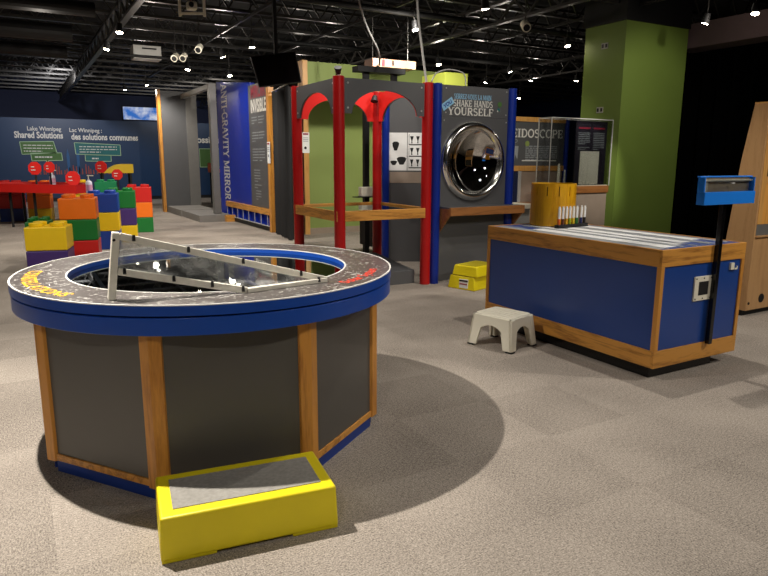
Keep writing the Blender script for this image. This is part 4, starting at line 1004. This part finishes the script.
# ------------------------------------------------------------------ ceiling fixtures
glow = mat('lamp_glow',(255,255,255),.5,emit=((255,238,212),60.0),var=0)
def track_head(name='track_light'):
    t = thing(name,'x','lamp',(0,0,0),world=False)
    hs = loc_mb().tube((0,0,.1),(.02,.02,-.04),.045,14,.06).build('housing', M['black'], t, smooth=True)
    loc_mb().tube((.02,.02,-.0405),(.0215,.0215,-.046),.05,14).build('lens', glow, hs)
    loc_mb().tube((0,0,.1),(0,0,1.1),.01,8).build('yoke', M['steel'], t)
    return t
heads = [(1.72,12.0,3.6,'upper left above the brick stacks'),(1.75,13.9,3.6,'largest glare on the left above the brick stacks'),(3.45,19.9,3.6,'far left above the grey panel'),(3.9,13.7,3.6,'above the steel doorway'),(3.75,16.0,3.6,'far above the doorway lintel'),(4.9,16.6,3.6,'glaring just above the blue lettered bay'),(4.05,12.2,3.6,'upper left of the hung monitor'),(5.8,9.3,3.6,'above the hanging pale box'),(8.3,12.3,3.6,'between booth and lime pier'),(5.85,7.55,3.6,'at the top edge above the mirror booth'),(10.4,12.4,3.6,'right above the mirror booth'),(11.3,14.4,3.6,'far behind the mirror booth'),(15.0,17.3,3.6,'small and far beside the blue tube'),(9.0,9.15,3.6,'near the left face of green column'),(13.0,12.8,3.6,'low and far left of the green column'),(9.35,5.85,3.6,'at the upper right corner'),(9.35,6.6,3.6,'above the brown soffit right of the green column'),(12.0,13.4,3.6,'far off left of green column'),(3.1,21.5,3.6,'farthest left above the mural')]
hp = track_head(); hc = list(hp.children)
for i,(x,y,z,w) in enumerate(heads):
    o = hp if i == 0 else copy_tree(hp)
    o.location = (x,y,z); o.rotation_euler = (0,0,random.uniform(0,6)); o['label'] = 'lit black track lamp '+w; o['group'] = 'lit track lamps under the ceiling'
# track rails
for (x,y0,y1,w) in ((1.75,9.5,22.5,'left of the hung monitor'),(3.9,10.5,22.5,'over the steel doorway'),(5.85,6.5,17.2,'above the mirror booth'),(9.35,5,12,'beside the green column'),(12.6,9,17.6,'far right beyond the mirror booth')):
    o = MB().box(x+.10,x+.14,y0,y1,4.075,4.119).build('track_rail', M['steel'], loc=(x,(y0+y1)/2,3.9)); tag(o,'thin dark lighting track under the ceiling '+w,'track')
# unlit pale fittings
def pale_head(x,y,z,label):
    t = thing('spotlight',label,'lamp',(x,y,z),world=False)
    loc_mb().tube((-.05,-.09,-.05),(.03,.06,.04),.07,14,.06).build('housing', M['white'], t, smooth=True); loc_mb().tube((0,0,.04),(0,0,1.12),.01,8).build('yoke', M['steel'], t)
    loc_mb().tube((-.055,-.099,-.055),(-.0505,-.091,-.0505),.05,14).build('lens', M['black'], t)
pale_head(3.3,13.1,3.6,'white unlit spotlight hanging left of the hung monitor'); pale_head(3.1,14.3,3.58,'left one of two small grey spotlights'); pale_head(3.25,14.2,3.58,'right one of two small grey spotlights')
pale_head(6.9,7.9,3.5,'pale cone fitting hanging right of the mirror booth cable')
pj = thing('projector','white ceiling projector in an open pale frame at the top edge','projector',(2.42,9.95,3.6))
for (x,y) in ((2.27,10.02),(2.58,9.86)): MB().bar((x,y,3.52),(x,y,4.1),.035).build('frame_upright', M['white'], pj)
MB().bar((2.27,10.02,3.56),(2.58,9.86,3.56),.03).build('frame_bar', M['white'], pj); MB().bar((2.27,10.02,3.80),(2.58,9.86,3.80),.03).build('frame_bar', M['white'], pj)
MB().box(2.35,2.49,9.86,10.0,3.6,3.72).build('projector_body', M['white'], pj, .03, 3, smooth=True); MB().tube((2.40,9.86,3.66),(2.39,9.82,3.66),.035,14).build('lens', M['black'], pj)
hv = thing('air_unit','pale grey box air unit hung among pipes at upper left','air unit',(2.7,15.4,3.6))
MB().box(2.42,3.0,15.2,15.6,3.62,3.90).build('casing', M['lightgrey'], hv, .01); MB().box(2.6,2.9,15.19,15.2,3.82,3.85).build('vent_slot', M['black'], hv)
for x in (2.46,2.96): MB().tube((x,15.45,3.90),(x,15.45,4.69),.012,6).build('hanger_rod', M['steel'], hv)
MB().tube((2.2,15.15,3.66),(3.2,15.15,3.66),.03,8).build('pipe', M['black'], hv)

# ------------------------------------------------------------------ light
def spot(loc, target, power, angle=90, blend=.5, size=.05, col=(1,.94,.86)):
    ld = bpy.data.lights.new('spot','SPOT'); ld.energy = power; ld.spot_size = R(angle); ld.spot_blend = blend; ld.shadow_soft_size = size; ld.color = col
    o = bpy.data.objects.new('gallery_or_fill_spot', ld); C.objects.link(o); o.location = loc  # shared by the gallery's spots and the added fills
    o.rotation_euler = (Vector(target)-Vector(loc)).to_track_quat('-Z','Y').to_euler(); return o
spot((-.22,3.75,3.72),(-.35,3.35,0),1120,122,1.0,.03)
spot((-1.6,-1.0,3.8),(.5,3.0,.5),200,38,.6,.06)
spot((3.1,-.8,3.8),(3.6,2.8,.3),160,80,.7,.08)
spot((4.2,3.65,3.7),(4.2,3.5,0),190,110,.5,.04)
spot((6.6,.2,3.8),(5.0,2.3,.3),400,85,.7,.06)
spot((1.9,7.6,3.7),(4.0,7.0,1.0),110,70,.6,.05)
spot((3.55,6.95,3.75),(3.8,7.3,0),90,100,.6,.05)  # added above the open booth to light its red linings
spot((3.0,4.6,3.7),(4.2,6.6,1.7),110,70,.6,.05)  # frontal fill added for the booth's dark panels
spot((5.4,4.3,3.7),(5.0,6.6,1.5),110,65,.6,.05)
spot((8.2,4.6,3.6),(10.0,8.1,2.0),190,55,.7,.05)
spot((1.75,7.6,3.7),(.7,9.6,.4),330,95,.6,.05)
spot((3.0,11.0,3.7),(2.4,14.2,0),520,115,.6,.05)
spot((3.2,14.4,3.65),(4.6,15.0,.8),110,100,.6,.05)
spot((5.6,8.6,3.65),(6.3,12.2,1.0),420,100,.6,.05)  # fill added to brighten the lower green wall
spot((6.3,21.5,3.9),(6.8,25.8,1.8),200,110,.7,.05)  # added to light the mural end behind the doorway
spot((4.6,7.1,3.7),(5.0,8.6,1.0),120,110,.6,.05)
spot((3.2,18.5,3.6),(3.2,19,0),300,130,.6,.05)
spot((1.5,21.5,3.9),(1.8,25.8,1.8),420,120,.7,.05,(.95,.95,1))
spot((7.6,6.0,3.6),(8.6,8.07,1.45),420,28,.6,.05)  # narrow beam added to brighten the case and its white sheet
spot((7.4,7.4,3.6),(8.0,9.6,1.5),130,80,.6,.05)
spot((5.9,9.2,3.65),(7.4,10.6,2.8),150,60,.6,.05)
spot((-2.6,6.8,3.8),(-1.2,7.4,0),320,95,.6,.06)
spot((-1.5,13,3.8),(-.8,14,0),400,130,.6,.06)
def joist_fill_light(loc, p):  # added fill below the ceiling, brightens the joists and their glints
    ld = bpy.data.lights.new('joist_fill_light','POINT'); ld.energy = p; ld.shadow_soft_size = .08; ld.color = (1,.9,.78)
    o = bpy.data.objects.new('joist_fill', ld); C.objects.link(o); o.location = loc
for l in ((2.6,13.9,3.4),(.6,12.5,3.5),(6.6,14.2,3.5),(11.2,14.6,3.5),(7.4,18,3.5),(3.9,13.7,3.4),(4.7,16.4,3.4),(5.8,9.3,3.4),(8.3,12.3,3.4),(10.4,12.6,3.4),(9.3,6.3,3.4),(3.4,19.9,3.4),(14,15.5,3.4)): joist_fill_light(l,17)

w = bpy.data.worlds.new('world'); bpy.context.scene.world = w; w.use_nodes = True
w.node_tree.nodes['Background'].inputs[0].default_value = (1,.93,.85,1); w.node_tree.nodes['Background'].inputs[1].default_value = .02

for o in bpy.data.objects:
    if '_w' in o: del o['_w']
s = bpy.context.scene
s.view_settings.view_transform = 'Standard'; s.view_settings.look = 'None'; s.view_settings.gamma = 1; s.view_settings.use_curve_mapping = False
s.view_settings.exposure = 0.0
s.cycles.use_denoising = True
s.cycles.max_bounces = 8; s.cycles.transparent_max_bounces = 12
s.cycles.sample_clamp_indirect = 6.0
